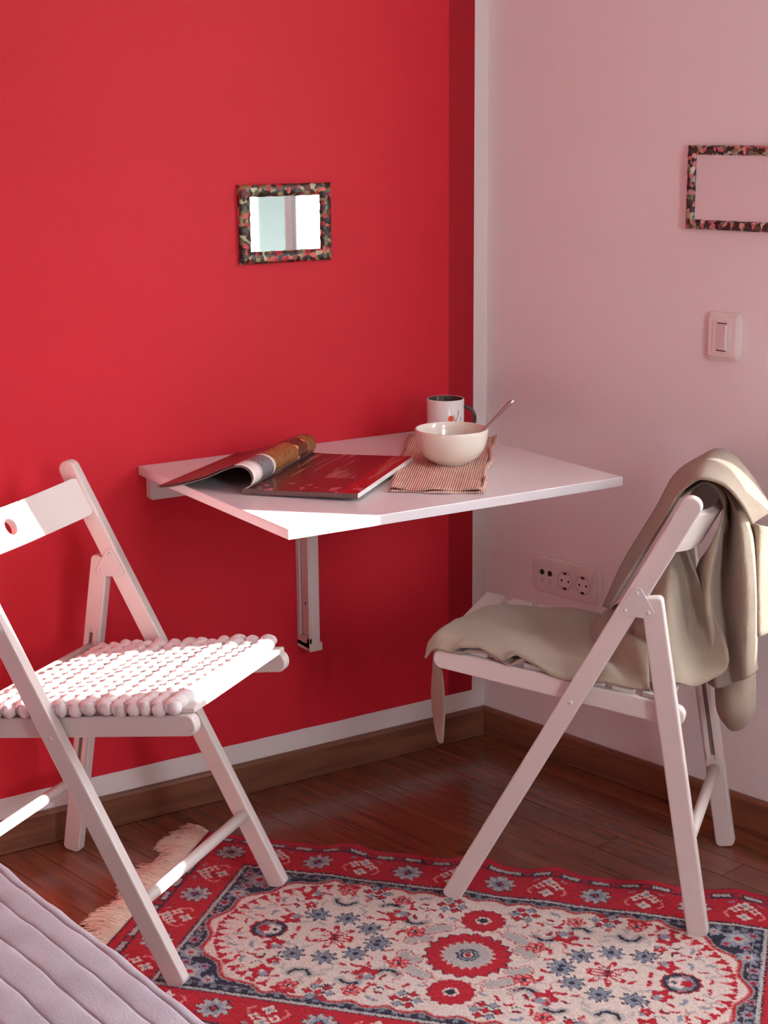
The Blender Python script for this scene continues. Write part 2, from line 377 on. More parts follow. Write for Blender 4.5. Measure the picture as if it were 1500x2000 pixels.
def wall_frame(name, cat, loc, rz, W_, H_, bw, mat, label, inner, imat):
    t = empty(name, loc, rz); tag(t, label, cat)
    iw, ih = W_ - 2 * bw, H_ - 2 * bw; T_ = .013
    co = [(-W_ / 2, 0), (W_ / 2, 0), (W_ / 2, H_), (-W_ / 2, H_)]; ci = [(-iw / 2, bw), (iw / 2, bw), (iw / 2, H_ - bw), (-iw / 2, H_ - bw)]
    for i in range(4):
        j = (i + 1) % 4; n = 16; rows = []
        for k in range(n + 1):
            f = k / n
            o_ = (co[i][0] * (1 - f) + co[j][0] * f, co[i][1] * (1 - f) + co[j][1] * f)
            q_ = (ci[i][0] * (1 - f) + ci[j][0] * f, ci[i][1] * (1 - f) + ci[j][1] * f)
            r = []
            for (g, y) in ((0, -.0005), (0, -T_ * .75), (.18, -T_), (.8, -T_ * .95), (1, -T_ * .6), (1, -.0005)):
                wv = 1 + (.025 * math.sin(k * 1.7 + i * 2) if 0 < k < n else 0)
                gx = g if g in (0,) else g * wv
                r.append((o_[0] * (1 - gx) + q_[0] * gx, y * (1 + (.12 * math.sin(k * 2.3 + i) if 0 < k < n else 0)), o_[1] * (1 - gx) + q_[1] * gx))
            rows.append(r + [r[0]])
        obj('frame_side', MB().grid(rows), mat, t, smooth=True)
    g = MB().prism(rrect(iw + .004, ih + .004, .006, 4, 0, H_ / 2), lambda p: (p[0], -.003, p[1]), lambda p: (p[0], -.006, p[1]))
    obj(inner, g, imat, t)
    return t
MT['fr1'] = frame_mat('collage_frame_warm', 1.3, 1.0); MT['fr2'] = frame_mat('collage_frame_grey', 4.1, .7, 1.8)
wall_frame('framed_mirror', 'mirror', (-.496, 0, 1.106), 0, .205, .153, .0235, MT['fr1'], 'small mirror with dark floral collage frame on the red wall', 'mirror_glass', MT['mirror'])
p_ = wallpt(.63); wall_frame('picture_frame', 'picture frame', (p_.x, p_.y, 1.173), TH, .21, .155, .0175, MT['fr2'], 'blank picture frame with dark floral collage border on the white wall', 'blank_backing', pmat('blank_card', (236, 224, 226), .4, .02, 6))

# ------------------------------------------------------------------ light switch and sockets
p_ = wallpt(.618); sw = empty('light_switch', (p_.x, p_.y, .9735), TH); tag(sw, 'white rounded light switch on the white wall below the mirror', 'light switch')
def plate(mb, w_, h_, r, d0, d1, inset=.004):
    a = rrect(w_, h_, r, 6); b = rrect(w_ - 2 * inset, h_ - 2 * inset, max(r - inset, .002), 6); n = len(a)
    v = [(x, -d0, z) for x, z in a] + [(x, -(d0 * .4 + d1 * .6), z) for x, z in a] + [(x, -d1, z) for x, z in b]
    f = [(i, (i + 1) % n, n + (i + 1) % n, n + i) for i in range(n)] + [(n + i, n + (i + 1) % n, 2 * n + (i + 1) % n, 2 * n + i) for i in range(n)] + [tuple(range(2 * n, 3 * n)), tuple(range(n - 1, -1, -1))]
    return mb.add(v, f)
obj('cover_plate', plate(MB(), .078, .092, .014, .0003, .010, .009), MT['plastic'], sw, bevel=.001)
obj('inner_plate', MB().prism(rrect(.042, .064, .003, 4), lambda p: (p[0], -.0095, p[1]), lambda p: (p[0], -.0115, p[1])), MT['plastic'], sw, bevel=.0008)
obj('rocker', MB().add([(-.011, -.011, -.024), (.012, -.011, -.024), (.012, -.011, .024), (-.011, -.011, .024), (-.011, -.0125, -.024), (.012, -.0175, -.024), (.012, -.0165, .024), (-.011, -.0125, .024)],
    [(3, 2, 1, 0), (4, 5, 6, 7), (0, 1, 5, 4), (1, 2, 6, 5), (2, 3, 7, 6), (3, 0, 4, 7)]), MT['plastic'], sw, bevel=.001)
for z in (.0262, -.0262): obj('rocker_gap', MB().box((-.0105, -.0122, z - .0008), (.0115, -.0112, z + .0008)), MT['dark'], sw)

p_ = wallpt(.243); so = empty('wall_socket', (p_.x, p_.y, .4175), TH); tag(so, 'white triple wall socket plate above the folded blanket', 'wall socket')
obj('cover_plate', plate(MB(), .192, .082, .02, .0003, .009, .005), MT['plastic'], so, bevel=.001)
for x in (-.084, .084): obj('end_rib', MB().prism(rrect(.011, .05, .005, 4, x, 0), lambda p: (p[0], -.0085, p[1]), lambda p: (p[0], -.0125, p[1])), MT['plastic'], so, bevel=.0015)
for i, x in enumerate((-.053, .001, .050)):
    w_ = .05 if i else .052
    mod = obj('socket_module', MB().prism(rrect(w_ - .002, .05, .002, 3, x, -.002), lambda p: (p[0], -.008, p[1]), lambda p: (p[0], -.0105, p[1])), MT['plastic'], so, bevel=.0006)
    if i:
        ring = []
        for k in range(33):
            a = 2 * PI * k / 32; ring.append([(x + r * math.cos(a), -y, -.002 + r * math.sin(a)) for r, y in ((.0215, .0107), (.0205, .012), (.0192, .0118), (.0185, .0106))])
        obj('socket_rim', MB().grid(ring), MT['plastic_in'], mod, smooth=True)
        dk = MB()
        for s_ in (-1, 1): dk.prism([(x + s_ * .0095 + .0026 * math.cos(2 * PI * k / 12), -.002 + .0026 * math.sin(2 * PI * k / 12)) for k in range(12)], lambda p: (p[0], -.0104, p[1]), lambda p: (p[0], -.0109, p[1]))
        obj('pin_hole', dk, MT['dark'], mod)
        for s_ in (-1, 1): obj('earth_clip', MB().box((x - .004, -.0125, -.002 + s_ * .0165 - .002), (x + .004, -.0105, -.002 + s_ * .0165 + .002)), MT['dark'], mod)
    else:
        for s_ in (-.011, .011):
            obj('jack', MB().prism([(x + s_ + .0062 * math.cos(2 * PI * k / 16), .006 + .0062 * math.sin(2 * PI * k / 16)) for k in range(16)], lambda p: (p[0], -.0104, p[1]), lambda p: (p[0], -.0112, p[1])), MT['dark'], mod)
            obj('jack_mark', MB().box((x + s_ - .0065, -.0108, -.0085), (x + s_ + .0065, -.0104, -.0072)).box((x + s_ - .003, -.0108, -.017), (x + s_ + .003, -.0104, -.011)), MT['plastic_in'], mod)

# ------------------------------------------------------------------ folding chairs
def barpoly(p0, p1, w, r0, r1, seg=6):
    p0, p1 = Vector(p0), Vector(p1); d = (p1 - p0).normalized(); n = Vector((-d.y, d.x)); pts = []
    def corner(c, a0, r):
        for k in range(seg + 1):
            a = a0 + PI / 2 * k / seg; pts.append(c + r * (math.cos(a) * d + math.sin(a) * n))
    h = w / 2
    corner(p1 - d * r1 - n * (h - r1), -PI / 2, r1); corner(p1 - d * r1 + n * (h - r1), 0, r1)
    corner(p0 + d * r0 + n * (h - r0), PI / 2, r0); corner(p0 + d * r0 - n * (h - r0), PI, r0)
    return [(p.x, p.y) for p in pts]
def bar(poly, u0, u1): return MB().prism(poly, lambda p: (p[0], u0, p[1]), lambda p: (p[0], u1, p[1]))

CH = .777; A_, B_ = .2373, .1771
def vbar(z): return A_ - (A_ + B_) * z / .77
def zrail(v): return .4135 + .15 * v
def make_chair():
    t = empty('folding_chair')
    for sgn in (-1, 1):
        u0, u1 = sorted((sgn * .199, sgn * .178))
        lb = obj('long_leg', bar(barpoly((vbar(.004), .004), (vbar(CH), CH), .035, .010, .0165), u0, u1), MT['white'], t, bevel=.003)
        top = (-.113, .604)
        rl = obj('rear_leg', bar(barpoly((-.2125, .001), top, .036, .010, .009), u0, u1), MT['white'], t, bevel=.003)
        # recessed slot on the inner face of the rear leg, framed by a raised guide strip
        d = Vector((top[0] + .2125, top[1] - .001)).normalized(); n = Vector((-d.y, d.x))
        def on(s_, q): return (-.2125 + d.x * s_ + n.x * q, .001 + d.y * s_ + n.y * q)
        ui = sgn * .178
        obj('slot', bar([on(.19, -.0035), on(.46, -.0035), on(.46, .0035), on(.19, .0035)][::-1], *sorted((ui - sgn * .0008, ui + sgn * .001))), MT['slot'], rl)
        st = MB()
        for q in (-.0085, .0085): st.add(*bar_vf([on(.18, q - .0045), on(.47, q - .0045), on(.47, q + .0045), on(.18, q + .0045)], *sorted((ui - sgn * .004, ui))))
        obj('slot_guide', st, MT['white'], rl, bevel=.001)
        # hinge plates, outer and inner
        tri = [(-.090, .611), (-.110, .578), (-.0715, .580)]
        hull = []
        ctr = Vector((sum(p[0] for p in tri) / 3, sum(p[1] for p in tri) / 3))
        for (x, z) in tri:
            a0 = math.atan2(z - ctr.y, x - ctr.x)
            for k in range(-4, 5): hull.append((x + .010 * math.cos(a0 + k * .24), z + .010 * math.sin(a0 + k * .24)))
        for (ua, ub) in ((sgn * .199, sgn * .2012), (sgn * .178, sgn * .1758)):
            hp = obj('hinge_plate', bar(hull, *sorted((ua, ub))), MT['white_metal'], t, bevel=.0006, bseg=1)
            for (x, z) in tri:
                rv = MB(); sg = 1 if ub > ua else -1
                prof = [(.0038, 0), (.0034, .0012), (.002, .002), (.0001, .0023)]
                o = []; fs = []
                for r, h in prof:
                    for k in range(12): o.append((x + r * math.cos(2 * PI * k / 12), ub + sg * h, z + r * math.sin(2 * PI * k / 12)))
                for i in range(3):
                    for k in range(12): fs.append((i * 12 + k, i * 12 + (k + 1) % 12, (i + 1) * 12 + (k + 1) % 12, (i + 1) * 12 + k))
                rv.add(o, fs); obj('rivet', rv, MT['white_metal'], hp, smooth=True)
        # seat rail
        ra, rb = sorted((sgn * .174, sgn * .153))
        obj('seat_rail', bar(barpoly((-.172, zrail(-.172)), (.272, zrail(.272)), .036, .0165, .0165, 8), ra, rb), MT['white'], t, bevel=.003)
        bo = MB().lathe([(.0048, 0), (.0042, .0014), (.0022, .0024), (.0001, .0026)], 14)
        bo.v = [(x + vbar(.406), sgn * (.199 + z), y + .406) for x, y, z in bo.v]
        obj('seat_bolt', bo, MT['white_metal'], t, smooth=True)
    # seat slats across the rails
    sl = math.atan(.15); vv = (.248, .196, .144, .092, .040, -.012, -.064, -.116)
    for v in vv:
        c, s_ = math.cos(sl), math.sin(sl)
        pr = [(v + x * c - z * s_, zrail(v) + .018 + x * s_ + z * c) for x, z in ((-.02, .0), (.02, .0), (.02, .009), (-.02, .009))]
        obj('seat_slat', bar(pr, -.164, .164), MT['white'], t, bevel=.002)
    for (v, z, r, hw) in ((vbar(.137) + .004, .137, .0105, .18), (-.141, .424, .0115, .18), (-.1855, .16, .0105, .18)):
        obj('rung', MB().tube([(v, -hw, z), (v, hw, z)], r, 20), MT['white'], t, smooth=True, bevel=0)
    # curved backrest with an oval grip hole
    d = Vector((-(A_ + B_), .77)).normalized(); n = Vector((-d.y, d.x))    # along the bar, and to the rear
    c0 = Vector((vbar(.713), .713)); hh = .037; th = .014; hole = .0155; hw = .178; nu = 48
    mb = MB(); us = [-hw + 2 * hw * k / nu for k in range(nu + 1)]
    def bp(u, q, y): # q along the height, y thickness to rear
        bl = .042 * (1 - (u / hw) ** 2); p = c0 + d * q + n * (bl - .010 + y); return (p.x, u, p.y)
    # front and rear faces as a ring around the hole + outer frame
    def outline(u):
        e = (abs(u) - (hw - .006)); return hh - (max(0, e) ** 2) / .012
    K = 64; ring_in = []; ring_out = []
    for k in range(K):
        a = 2 * PI * k / K; ring_in.append((hole * math.cos(a), hole * 1.0 * math.sin(a)))
        ca, sa = math.cos(a), math.sin(a); sc = min(.05 / max(abs(ca), 1e-6), hh / max(abs(sa), 1e-6)); ring_out.append((ca * sc, sa * sc))
    for y, flip in ((0, False), (th, True)):
        o = len(mb.v)
        for fr_ in (0, .5, 1):
            for k in range(K): mb.v.append(bp(ring_in[k][0] * (1 - fr_) + ring_out[k][0] * fr_, ring_in[k][1] * (1 - fr_) + ring_out[k][1] * fr_, y))
        for r in range(2):
            for k in range(K): mb.f.append((o + r * K + k, o + r * K + (k + 1) % K, o + (r + 1) * K + (k + 1) % K, o + (r + 1) * K + k))
        for sg in (-1, 1):
            uu = [sg * (.05 + (hw - .05) * k / 16) for k in range(17)]
            mb.grid([[bp(u, outline(u) * q, y) for q in (-1, -.5, 0, .5, 1)] for u in uu])
    for k in range(K):
        pass
    o = len(mb.v)
    for k in range(K): mb.v.append(bp(*ring_in[k], 0))
    for k in range(K): mb.v.append(bp(*ring_in[k], th))
    for k in range(K): mb.f.append((o + k, o + (k + 1) % K, o + K + (k + 1) % K, o + K + k))
    for q in (-1, 1): mb.grid([[bp(u, outline(u) * q, y) for y in (0, th)] for u in us])
    for u in (-hw, hw): mb.grid([[bp(u, outline(u) * q, y) for q in (-1, -.5, 0, .5, 1)] for y in (0, th)])
    obj('backrest', mb, MT['white'], t, smooth=False)
    return t
def bar_vf(poly, u0, u1):
    b = bar(poly, u0, u1); return b.v, b.f
MT['slot'] = pmat('slot_metal_channel', (120, 104, 100), .5, .05, 30)
RX, RY, RA = -.2343, -.6987, 2.2527
LX, LY, LA = -1.0588, -.3465, -.9473
chair = make_chair(); chair.location = (RX, RY, 0); chair.rotation_euler = (0, 0, RA)
tag(chair, 'white wooden folding chair with a beige blanket thrown over it', 'chair', 'white folding chairs')
chair2 = copy_tree(chair); chair2.location = (LX, LY, 0); chair2.rotation_euler = (0, 0, LA)
tag(chair2, 'white wooden folding chair carrying a chunky rope seat pad', 'chair', 'white folding chairs')

# ------------------------------------------------------------------ rope seat pad on the left chair
MT['rope'] = pmat('felted_rope', (226, 216, 216), .9, .05, 60, .5, 420, bdist=.002)
pad = empty('seat_pad', (LX, LY, 0), LA); tag(pad, 'pale grey seat pad of chunky knotted rope rows', 'cushion')
NR = 14
for i in range(NR):
    v = .238 - .0262 * i; zc = zrail(v) + .028 + .0085
    mb = MB(); L_ = .187 + random.uniform(-.003, .003); L2 = .166 + random.uniform(-.006, .006)
    
    npt = 120; pts = []; rd = []
    for k in range(npt + 1):
        u = -L_ + (L_ + L2) * k / npt; ph = (u + .01 * (i % 2)) / .0125
        bead = abs(math.sin(PI * ph)) ** .55
        e0 = min(u + L_, L2 - u)
        cap = math.sqrt(max(0.0, 1 - max(0, 1 - e0 / .011) ** 2)) if e0 < .011 else 1
        rad = (.0120 + .0018 * bead) * max(cap, .12)
        if e0 < .02: rad *= 1.06
        lift = (-.006 * min(1, (-u - .16) / .02) if u < -.16 else 0) + (.004 * max(0, (u - .12) / .05) if u > .12 else 0)
        pts.append((v + .0028 * math.sin(PI * ph) * (1 if i % 2 else -1) + .004 * math.sin(u * 14 + i), u, zc + lift + .0015 * math.sin(i * 2.1 + u * 20))); rd.append(rad)
    mb.tube(pts, rd, 14, squash=.85)
    obj('rope_row', mb, MT['rope'], pad, smooth=True)

# ------------------------------------------------------------------ wall-mounted drop-leaf table
TZ = .7303
tb = empty('drop_leaf_table', (-.477, 0, 0)); tag(tb, 'white wall-mounted drop-leaf table fixed to the red wall', 'table')
def tl(x): return x + .477
obj('tabletop', MB().box((tl(-.8317), -.6062, TZ - .018), (tl(-.1218), -.001, TZ)), MT['laminate'], tb, bevel=.0015)
obj('wall_rail', MB().prism(rrect(.66, .05, .006, 4, tl(-.486), .688), lambda p: (p[0], -.0005, p[1]), lambda p: (p[0], -.02, p[1])), MT['laminate'], tb, bevel=.001)
px0, px1, py = tl(-.488), tl(-.462), -.054
sp_ = obj('support_post', MB().box((px0 + .006, py, .306), (px1, -.0005, TZ - .018)), MT['white'], tb, bevel=.002)
obj('post_lip', MB().box((px0, py, .306), (px0 + .0065, py + .012, TZ - .018)).box((px0, -.016, .33), (px0 + .0065, -.001, TZ - .018)).box((px0, py, .306), (px0 + .0065, -.0005, .33)), MT['white'], sp_, bevel=.0015)
obj('post_foot', MB().box((px0, py - .0015, .300), (px1 + .005, -.0005, .318)), MT['white'], sp_, bevel=.002)
obj('screw_hole', MB().prism([(-.03 + .0025 * math.cos(2 * PI * k / 12), .40 + .0025 * math.sin(2 * PI * k / 12)) for k in range(12)], lambda p: (px0 + .0055, p[0], p[1]), lambda p: (px0 + .0062, p[0], p[1])), MT['dark'], sp_)

# ------------------------------------------------------------------ towel under the crockery
def towel_mat():
    m, nt, p = new_mat('ribbed_towel')
    tc = N(nt, 'ShaderNodeTexCoord'); wv = N(nt, 'ShaderNodeTexWave', Scale=75.0, Distortion=.8); wv.bands_direction = 'X'; wv.inputs['Detail'].default_value = 2
    L(nt, tc.outputs['Object'], wv.inputs['Vector'])
    nz = N(nt, 'ShaderNodeTexNoise', Scale=30.0, Detail=4.0); L(nt, tc.outputs['Object'], nz.inputs['Vector'])
    mx = N(nt, 'ShaderNodeMixRGB'); L(nt, wv.outputs['Fac'], mx.inputs['Fac']); mx.inputs['Color1'].default_value = lin((190, 148, 134)) + (1,); mx.inputs['Color2'].default_value = lin((236, 200, 184)) + (1,)
    m2 = N(nt, 'ShaderNodeMixRGB', blend_type='OVERLAY'); m2.inputs['Fac'].default_value = .35; L(nt, mx.outputs[0], m2.inputs['Color1']); L(nt, nz.outputs['Fac'], m2.inputs['Color2'])
    L(nt, m2.outputs[0], p.inputs['Base Color']); p.inputs['Roughness'].default_value = .95; p.inputs['Specular IOR Level'].default_value = .1
    b = N(nt, 'ShaderNodeBump', Strength=.6, Distance=.0015); L(nt, wv.outputs['Fac'], b.inputs['Height']); L(nt, b.outputs['Normal'], p.inputs['Normal']); return m
MT['towel'] = towel_mat()
P1, P2, P3, P4 = [Vector(q) for q in ((-.552, -.471), (-.424, -.573), (-.111, -.184), (-.241, -.061))]
ctr = (P1 + P2 + P3 + P4) / 4; ux = (P2 - P1).normalized(); ta = math.atan2(ux.y, ux.x)
tw = empty('table_towel', (ctr.x, ctr.y, TZ)); tw.rotation_euler = (0, 0, ta); tag(tw, 'folded ribbed pinkish brown towel under the bowl and mug', 'towel')
def tloc(p): q = Matrix.Rotation(-ta, 2) @ (Vector(p) - ctr); return q
for lay in (0, 1):
    n1, n2 = 28, 60; rows = []
    for i in range(n2 + 1):
        f = i / n2; a = P1.lerp(P4, f); b = P2.lerp(P3, f); r = []
        for j in range(n1 + 1):
            g = j / n1; p = a.lerp(b, g); q = tloc(p)
            ed = min(f, .5) * 2
            x = q.x + .003 * math.sin(f * 17 + lay * 2) * (1 if j in (0, n1) else 0); y = q.y
            if i == 0: y += .004 * math.sin(g * 9 + lay * 1.3) - .004 * (1 - lay)
            e = min(g, 1 - g) * n1; e2 = i
            wave = (.0022 * math.sin(g * 14 + lay) + .0018) * math.exp(-e2 / 4) + (.0015 * math.sin(f * 26) + .0015) * math.exp(-e / 2)
            r.append((x, y, .0018 + lay * .0032 + (wave if lay else max(0, wave * .3)) + .0002 * math.sin(f * 60 + g * 40)))
        rows.append(r)
    obj('towel_layer', MB().grid(rows), MT['towel'], tw, smooth=True, solid=.0024)
hem = MB(); hp_ = []
for i in range(41):
    f = i / 40; q = tloc(P2.lerp(P3, f)); hp_.append((q.x + .002 + .003 * math.sin(f * 15), q.y, .0062 + .0018 * math.sin(f * 21)))
hem.tube(hp_, .0046, 8); obj('hem', hem, MT['towel'], tw, smooth=True)
TOW = TZ + .0068

# ------------------------------------------------------------------ bowl, spoon, mug
bx, by = -.330, -.346
bo = empty('bowl', (bx, by, TOW)); tag(bo, 'cream ceramic bowl standing on the towel', 'bowl')
prof_o = [(.0, .001), (.030, .001), (.031, .0), (.034, .0), (.0355, .003), (.046, .0075), (.0565, .017), (.0640, .030), (.0682, .044), (.0702, .058), (.0706, .066), (.0701, .0674), (.0688, .0677)]
prof_i = [(.0674, .0664), (.0665, .057), (.0645, .044), (.060, .030), (.052, .018), (.040, .011), (.018, .0072), (.0, .0068)]
obj('bowl_body', MB().lathe(prof_o + prof_i, 64), MT['ceramic'], bo, smooth=True)
rv = Vector((math.cos(YAW), -math.sin(YAW), 0)); fv = Vector((math.sin(YAW), math.cos(YAW), 0))
rim = Vector((bx, by, TOW + .0700)) + rv * .061 - fv * .025
tip = rim + rv * .056 + Vector((0, 0, .056)) + fv * .006
dirv = (tip - rim).normalized(); low = rim - dirv * .048
sp = empty('spoon', tuple(low)); tag(sp, 'steel spoon leaning on the rim of the cream bowl', 'spoon')
pts = [low + (tip - low) * (k / 12) for k in range(13)]
side = fv - dirv * fv.dot(dirv); side.normalize(); nrm = dirv.cross(side); side = (side * .35 + nrm * .94).normalized(); nrm = dirv.cross(side)
mb = MB(); rows = []
for k, p in enumerate(pts):
    f = k / 12; w_ = .0026 + .0020 * max(0, (f - .45) / .55) + (.002 if f < .05 else 0); t_ = .0014
    w_ = w_ * (.55 if k == 12 else 1)
    q = p - low + nrm * (-.003 * math.sin(PI * f))
    rows.append([tuple(q + side * w_ * math.cos(a) + nrm * t_ * math.sin(a)) for a in [2 * PI * j / 10 for j in range(11)]])
mb.grid(rows); o_ = len(mb.v) - 11; mb.f.append(tuple(o_ + j for j in range(10)))
obj('handle', mb, MT['steel'], sp, smooth=True)
rows = []
for i in range(9):
    f = i / 8; r = []
    for j in range(11):
        g = -1 + 2 * j / 10; wd_ = .0150 * math.sqrt(max(0, 1 - (2 * f - 1) ** 2)) ** .8 + .002
        dp = -.007 * (1 - g * g) * math.sin(PI * f)
        q = -dirv * (.036 * f) + side * wd_ * g + nrm * (dp)
        r.append(tuple(q))
    rows.append(r)
obj('spoon_bowl', MB().grid(rows), MT['steel'], sp, smooth=True, solid=.0012)

mx_, my_ = -.206, -.143
mg = empty('mug', (mx_, my_, TOW)); tag(mg, 'white mug with an orange dot and dark twig print', 'mug')
MH, MR = .0855, .0385
obj('mug_body', MB().lathe([(.0, .0), (.030, .0), (.034, .002), (.0365, .007), (MR, .014), (MR, MH - .001), (MR - .001, MH), (MR - .0022, MH - .0004)], 56), MT['mug_out'], mg, smooth=True)
obj('mug_inside', MB().lathe([(MR - .0022, MH - .0004), (MR - .0034, MH - .002), (MR - .0036, .02), (.030, .008), (.0, .007)], 56), MT['mug_in'], mg, smooth=True)
obj('coffee', MB().lathe([(MR - .0037, .058), (.0, .058)], 40), MT['coffee'], mg)
ha = math.atan2((rv * .95 + fv * -.1).y, (rv * .95 + fv * -.1).x)
hd = Vector((math.cos(ha), math.sin(ha), 0)); hpts = []
for k in range(17):
    a = PI / 2 - PI * k / 16; hpts.append(tuple(hd * (MR - .002 + .024 * math.cos(a) ** .8 if math.cos(a) > 0 else MR - .002) + Vector((0, 0, .043 + .025 * math.sin(a)))))
obj('mug_handle', MB().tube(hpts, .0048, 10, squash=.8), MT['mug_in'], mg, smooth=True)
# printed motif facing the room
ma = math.atan2(-fv.y, -fv.x)
def onmug(dx, z, lift=.0004):      # dx = horizontal arc offset to the viewer's right
    a = ma + dx / MR; return ((MR + lift) * math.cos(a), (MR + lift) * math.sin(a), z)
disc = MB(); cxd, czd, rd_ = .010, MH - .0365, .0065
ringp = [onmug(cxd + rd_ * math.cos(2 * PI * k / 24), czd + rd_ * math.sin(2 * PI * k / 24)) for k in range(24)]
disc.add([onmug(cxd, czd)] + ringp, [(0, 1 + k, 1 + (k + 1) % 24) for k in range(24)]); obj('orange_dot', disc, MT['orange'], mg)
tg = MB()
for path, r in ((((.013, MH - .058), (.018, MH - .048), (.022, MH - .039), (.0265, MH - .031), (.028, MH - .020)), .0005), (((.020, MH - .043), (.0175, MH - .035), (.0175, MH - .030)), .0004), (((.0175, MH - .031), (.0155, MH - .027)), .0003),
                ((.024, MH - .060), (.030, MH - .050), (.034, MH - .042), (.0345, MH - .034)) and (((.024, MH - .060), (.030, MH - .050), (.034, MH - .042), (.0345, MH - .034)), .0004), (((.0265, MH - .031), (.0245, MH - .026)), .0003)):
    tg.tube([onmug(x, z, .0003) for x, z in path], r, 6)
obj('twig_print', tg, MT['twig'], mg)

# ------------------------------------------------------------------ open magazine
def page_mat(kind):
    m, nt, p = new_mat('magazine_' + kind)
    uv = N(nt, 'ShaderNodeTexCoord'); sx = N(nt, 'ShaderNodeSeparateXYZ'); L(nt, uv.outputs['UV'], sx.inputs[0])
    def ramp(src, cols, const=True):
        rp = N(nt, 'ShaderNodeValToRGB'); rp.color_ramp.interpolation = 'CONSTANT' if const else 'LINEAR'; el = rp.color_ramp.elements
        el[0].position = cols[0][0]; el[0].color = lin(cols[0][1]) + (1,); el[1].position = cols[1][0]; el[1].color = lin(cols[1][1]) + (1,)
        for q, c in cols[2:]:
            e = el.new(q); e.color = lin(c) + (1,)
        L(nt, src, rp.inputs['Fac']); return rp
    def mix(f, a, b, mode='MIX'):
        x = N(nt, 'ShaderNodeMixRGB', blend_type=mode)
        for s_, q in ((f, 'Fac'), (a, 'Color1'), (b, 'Color2')):
            if isinstance(s_, (int, float)): x.inputs[q].default_value = s_
            elif isinstance(s_, tuple): x.inputs[q].default_value = lin(s_) + (1,)
            else: L(nt, s_, x.inputs[q])
        return x.outputs[0]
    if kind == 'right_page':
        base = ramp(sx.outputs['X'], [(0, (70, 40, 36)), (.25, (104, 30, 34)), (.8, (124, 24, 34)), (.86, (176, 20, 30)), (.95, (170, 24, 32))], False).outputs[0]
        mp = N(nt, 'ShaderNodeMapping'); mp.inputs['Scale'].default_value = (16, 1.6, 1); mp.inputs['Rotation'].default_value = (0, 0, .1); L(nt, uv.outputs['UV'], mp.inputs['Vector'])
        nz = N(nt, 'ShaderNodeTexNoise', Scale=1.0, Detail=2.0); L(nt, mp.outputs[0], nz.inputs['Vector'])
        st = ramp(nz.outputs['Fac'], [(.52, (0, 0, 0)), (.62, (255, 255, 255))], False).outputs[0]
        lo = N(nt, 'ShaderNodeMath', operation='GREATER_THAN'); L(nt, sx.outputs['Y'], lo.inputs[0]); lo.inputs[1].default_value = .36
        mk = N(nt, 'ShaderNodeMath', operation='MULTIPLY'); L(nt, st, mk.inputs[0]); L(nt, lo.outputs[0], mk.inputs[1])
        mk2 = N(nt, 'ShaderNodeMath', operation='MULTIPLY'); L(nt, mk.outputs[0], mk2.inputs[0]); mk2.inputs[1].default_value = .7
        col = mix(mk2.outputs[0], base, (172, 112, 104))
        n3 = N(nt, 'ShaderNodeTexNoise', Scale=7.0, Detail=3.0); L(nt, uv.outputs['UV'], n3.inputs['Vector'])
        s3 = ramp(n3.outputs['Fac'], [(.55, (0, 0, 0)), (.6, (255, 255, 255))], False).outputs[0]
        l2 = N(nt, 'ShaderNodeMath', operation='LESS_THAN'); L(nt, sx.outputs['Y'], l2.inputs[0]); l2.inputs[1].default_value = .2
        k2 = N(nt, 'ShaderNodeMath', operation='MULTIPLY'); L(nt, s3, k2.inputs[0]); L(nt, l2.outputs[0], k2.inputs[1])
        col = mix(k2.outputs[0], col, (186, 96, 98))
    else:
        br = N(nt, 'ShaderNodeTexBrick', Scale=22.0); br.inputs['Color1'].default_value = lin((176, 124, 70)) + (1,); br.inputs['Color2'].default_value = lin((140, 92, 50)) + (1,); br.inputs['Mortar'].default_value = lin((84, 52, 32)) + (1,); br.inputs['Mortar Size'].default_value = .025
        L(nt, uv.outputs['UV'], br.inputs['Vector'])
        col = br.outputs['Color']
        vo = N(nt, 'ShaderNodeTexVoronoi', Scale=9.0); L(nt, uv.outputs['UV'], vo.inputs['Vector'])
        blob = ramp(vo.outputs['Distance'], [(0, (226, 180, 130)), (.25, (226, 180, 130)), (.3, (190, 52, 40)), (.36, (96, 56, 38))]).outputs[0]
        a1 = N(nt, 'ShaderNodeMath', operation='GREATER_THAN'); L(nt, sx.outputs['Y'], a1.inputs[0]); a1.inputs[1].default_value = .70
        a2 = N(nt, 'ShaderNodeMath', operation='LESS_THAN'); L(nt, sx.outputs['Y'], a2.inputs[0]); a2.inputs[1].default_value = .86
        a3 = N(nt, 'ShaderNodeMath', operation='MULTIPLY'); L(nt, a1.outputs[0], a3.inputs[0]); L(nt, a2.outputs[0], a3.inputs[1])
        col = mix(a3.outputs[0], col, blob)
        b2 = N(nt, 'ShaderNodeTexBrick', Scale=30.0); b2.inputs['Color1'].default_value = lin((112, 116, 122)) + (1,); b2.inputs['Color2'].default_value = lin((60, 60, 68)) + (1,); b2.inputs['Mortar'].default_value = lin((190, 190, 190)) + (1,)
        L(nt, uv.outputs['UV'], b2.inputs['Vector'])
        bands = ramp(sx.outputs['Y'], [(0, (236, 226, 220)), (.10, (200, 190, 186)), (.13, (0, 0, 0)), (.30, (230, 224, 214)), (.33, (1, 1, 1))]).outputs[0]
        f1 = N(nt, 'ShaderNodeMath', operation='LESS_THAN'); L(nt, sx.outputs['Y'], f1.inputs[0]); f1.inputs[1].default_value = .33
        col = mix(f1.outputs[0], col, bands)
        g1 = N(nt, 'ShaderNodeMath', operation='GREATER_THAN'); L(nt, sx.outputs['Y'], g1.inputs[0]); g1.inputs[1].default_value = .13
        g2 = N(nt, 'ShaderNodeMath', operation='LESS_THAN'); L(nt, sx.outputs['Y'], g2.inputs[0]); g2.inputs[1].default_value = .30
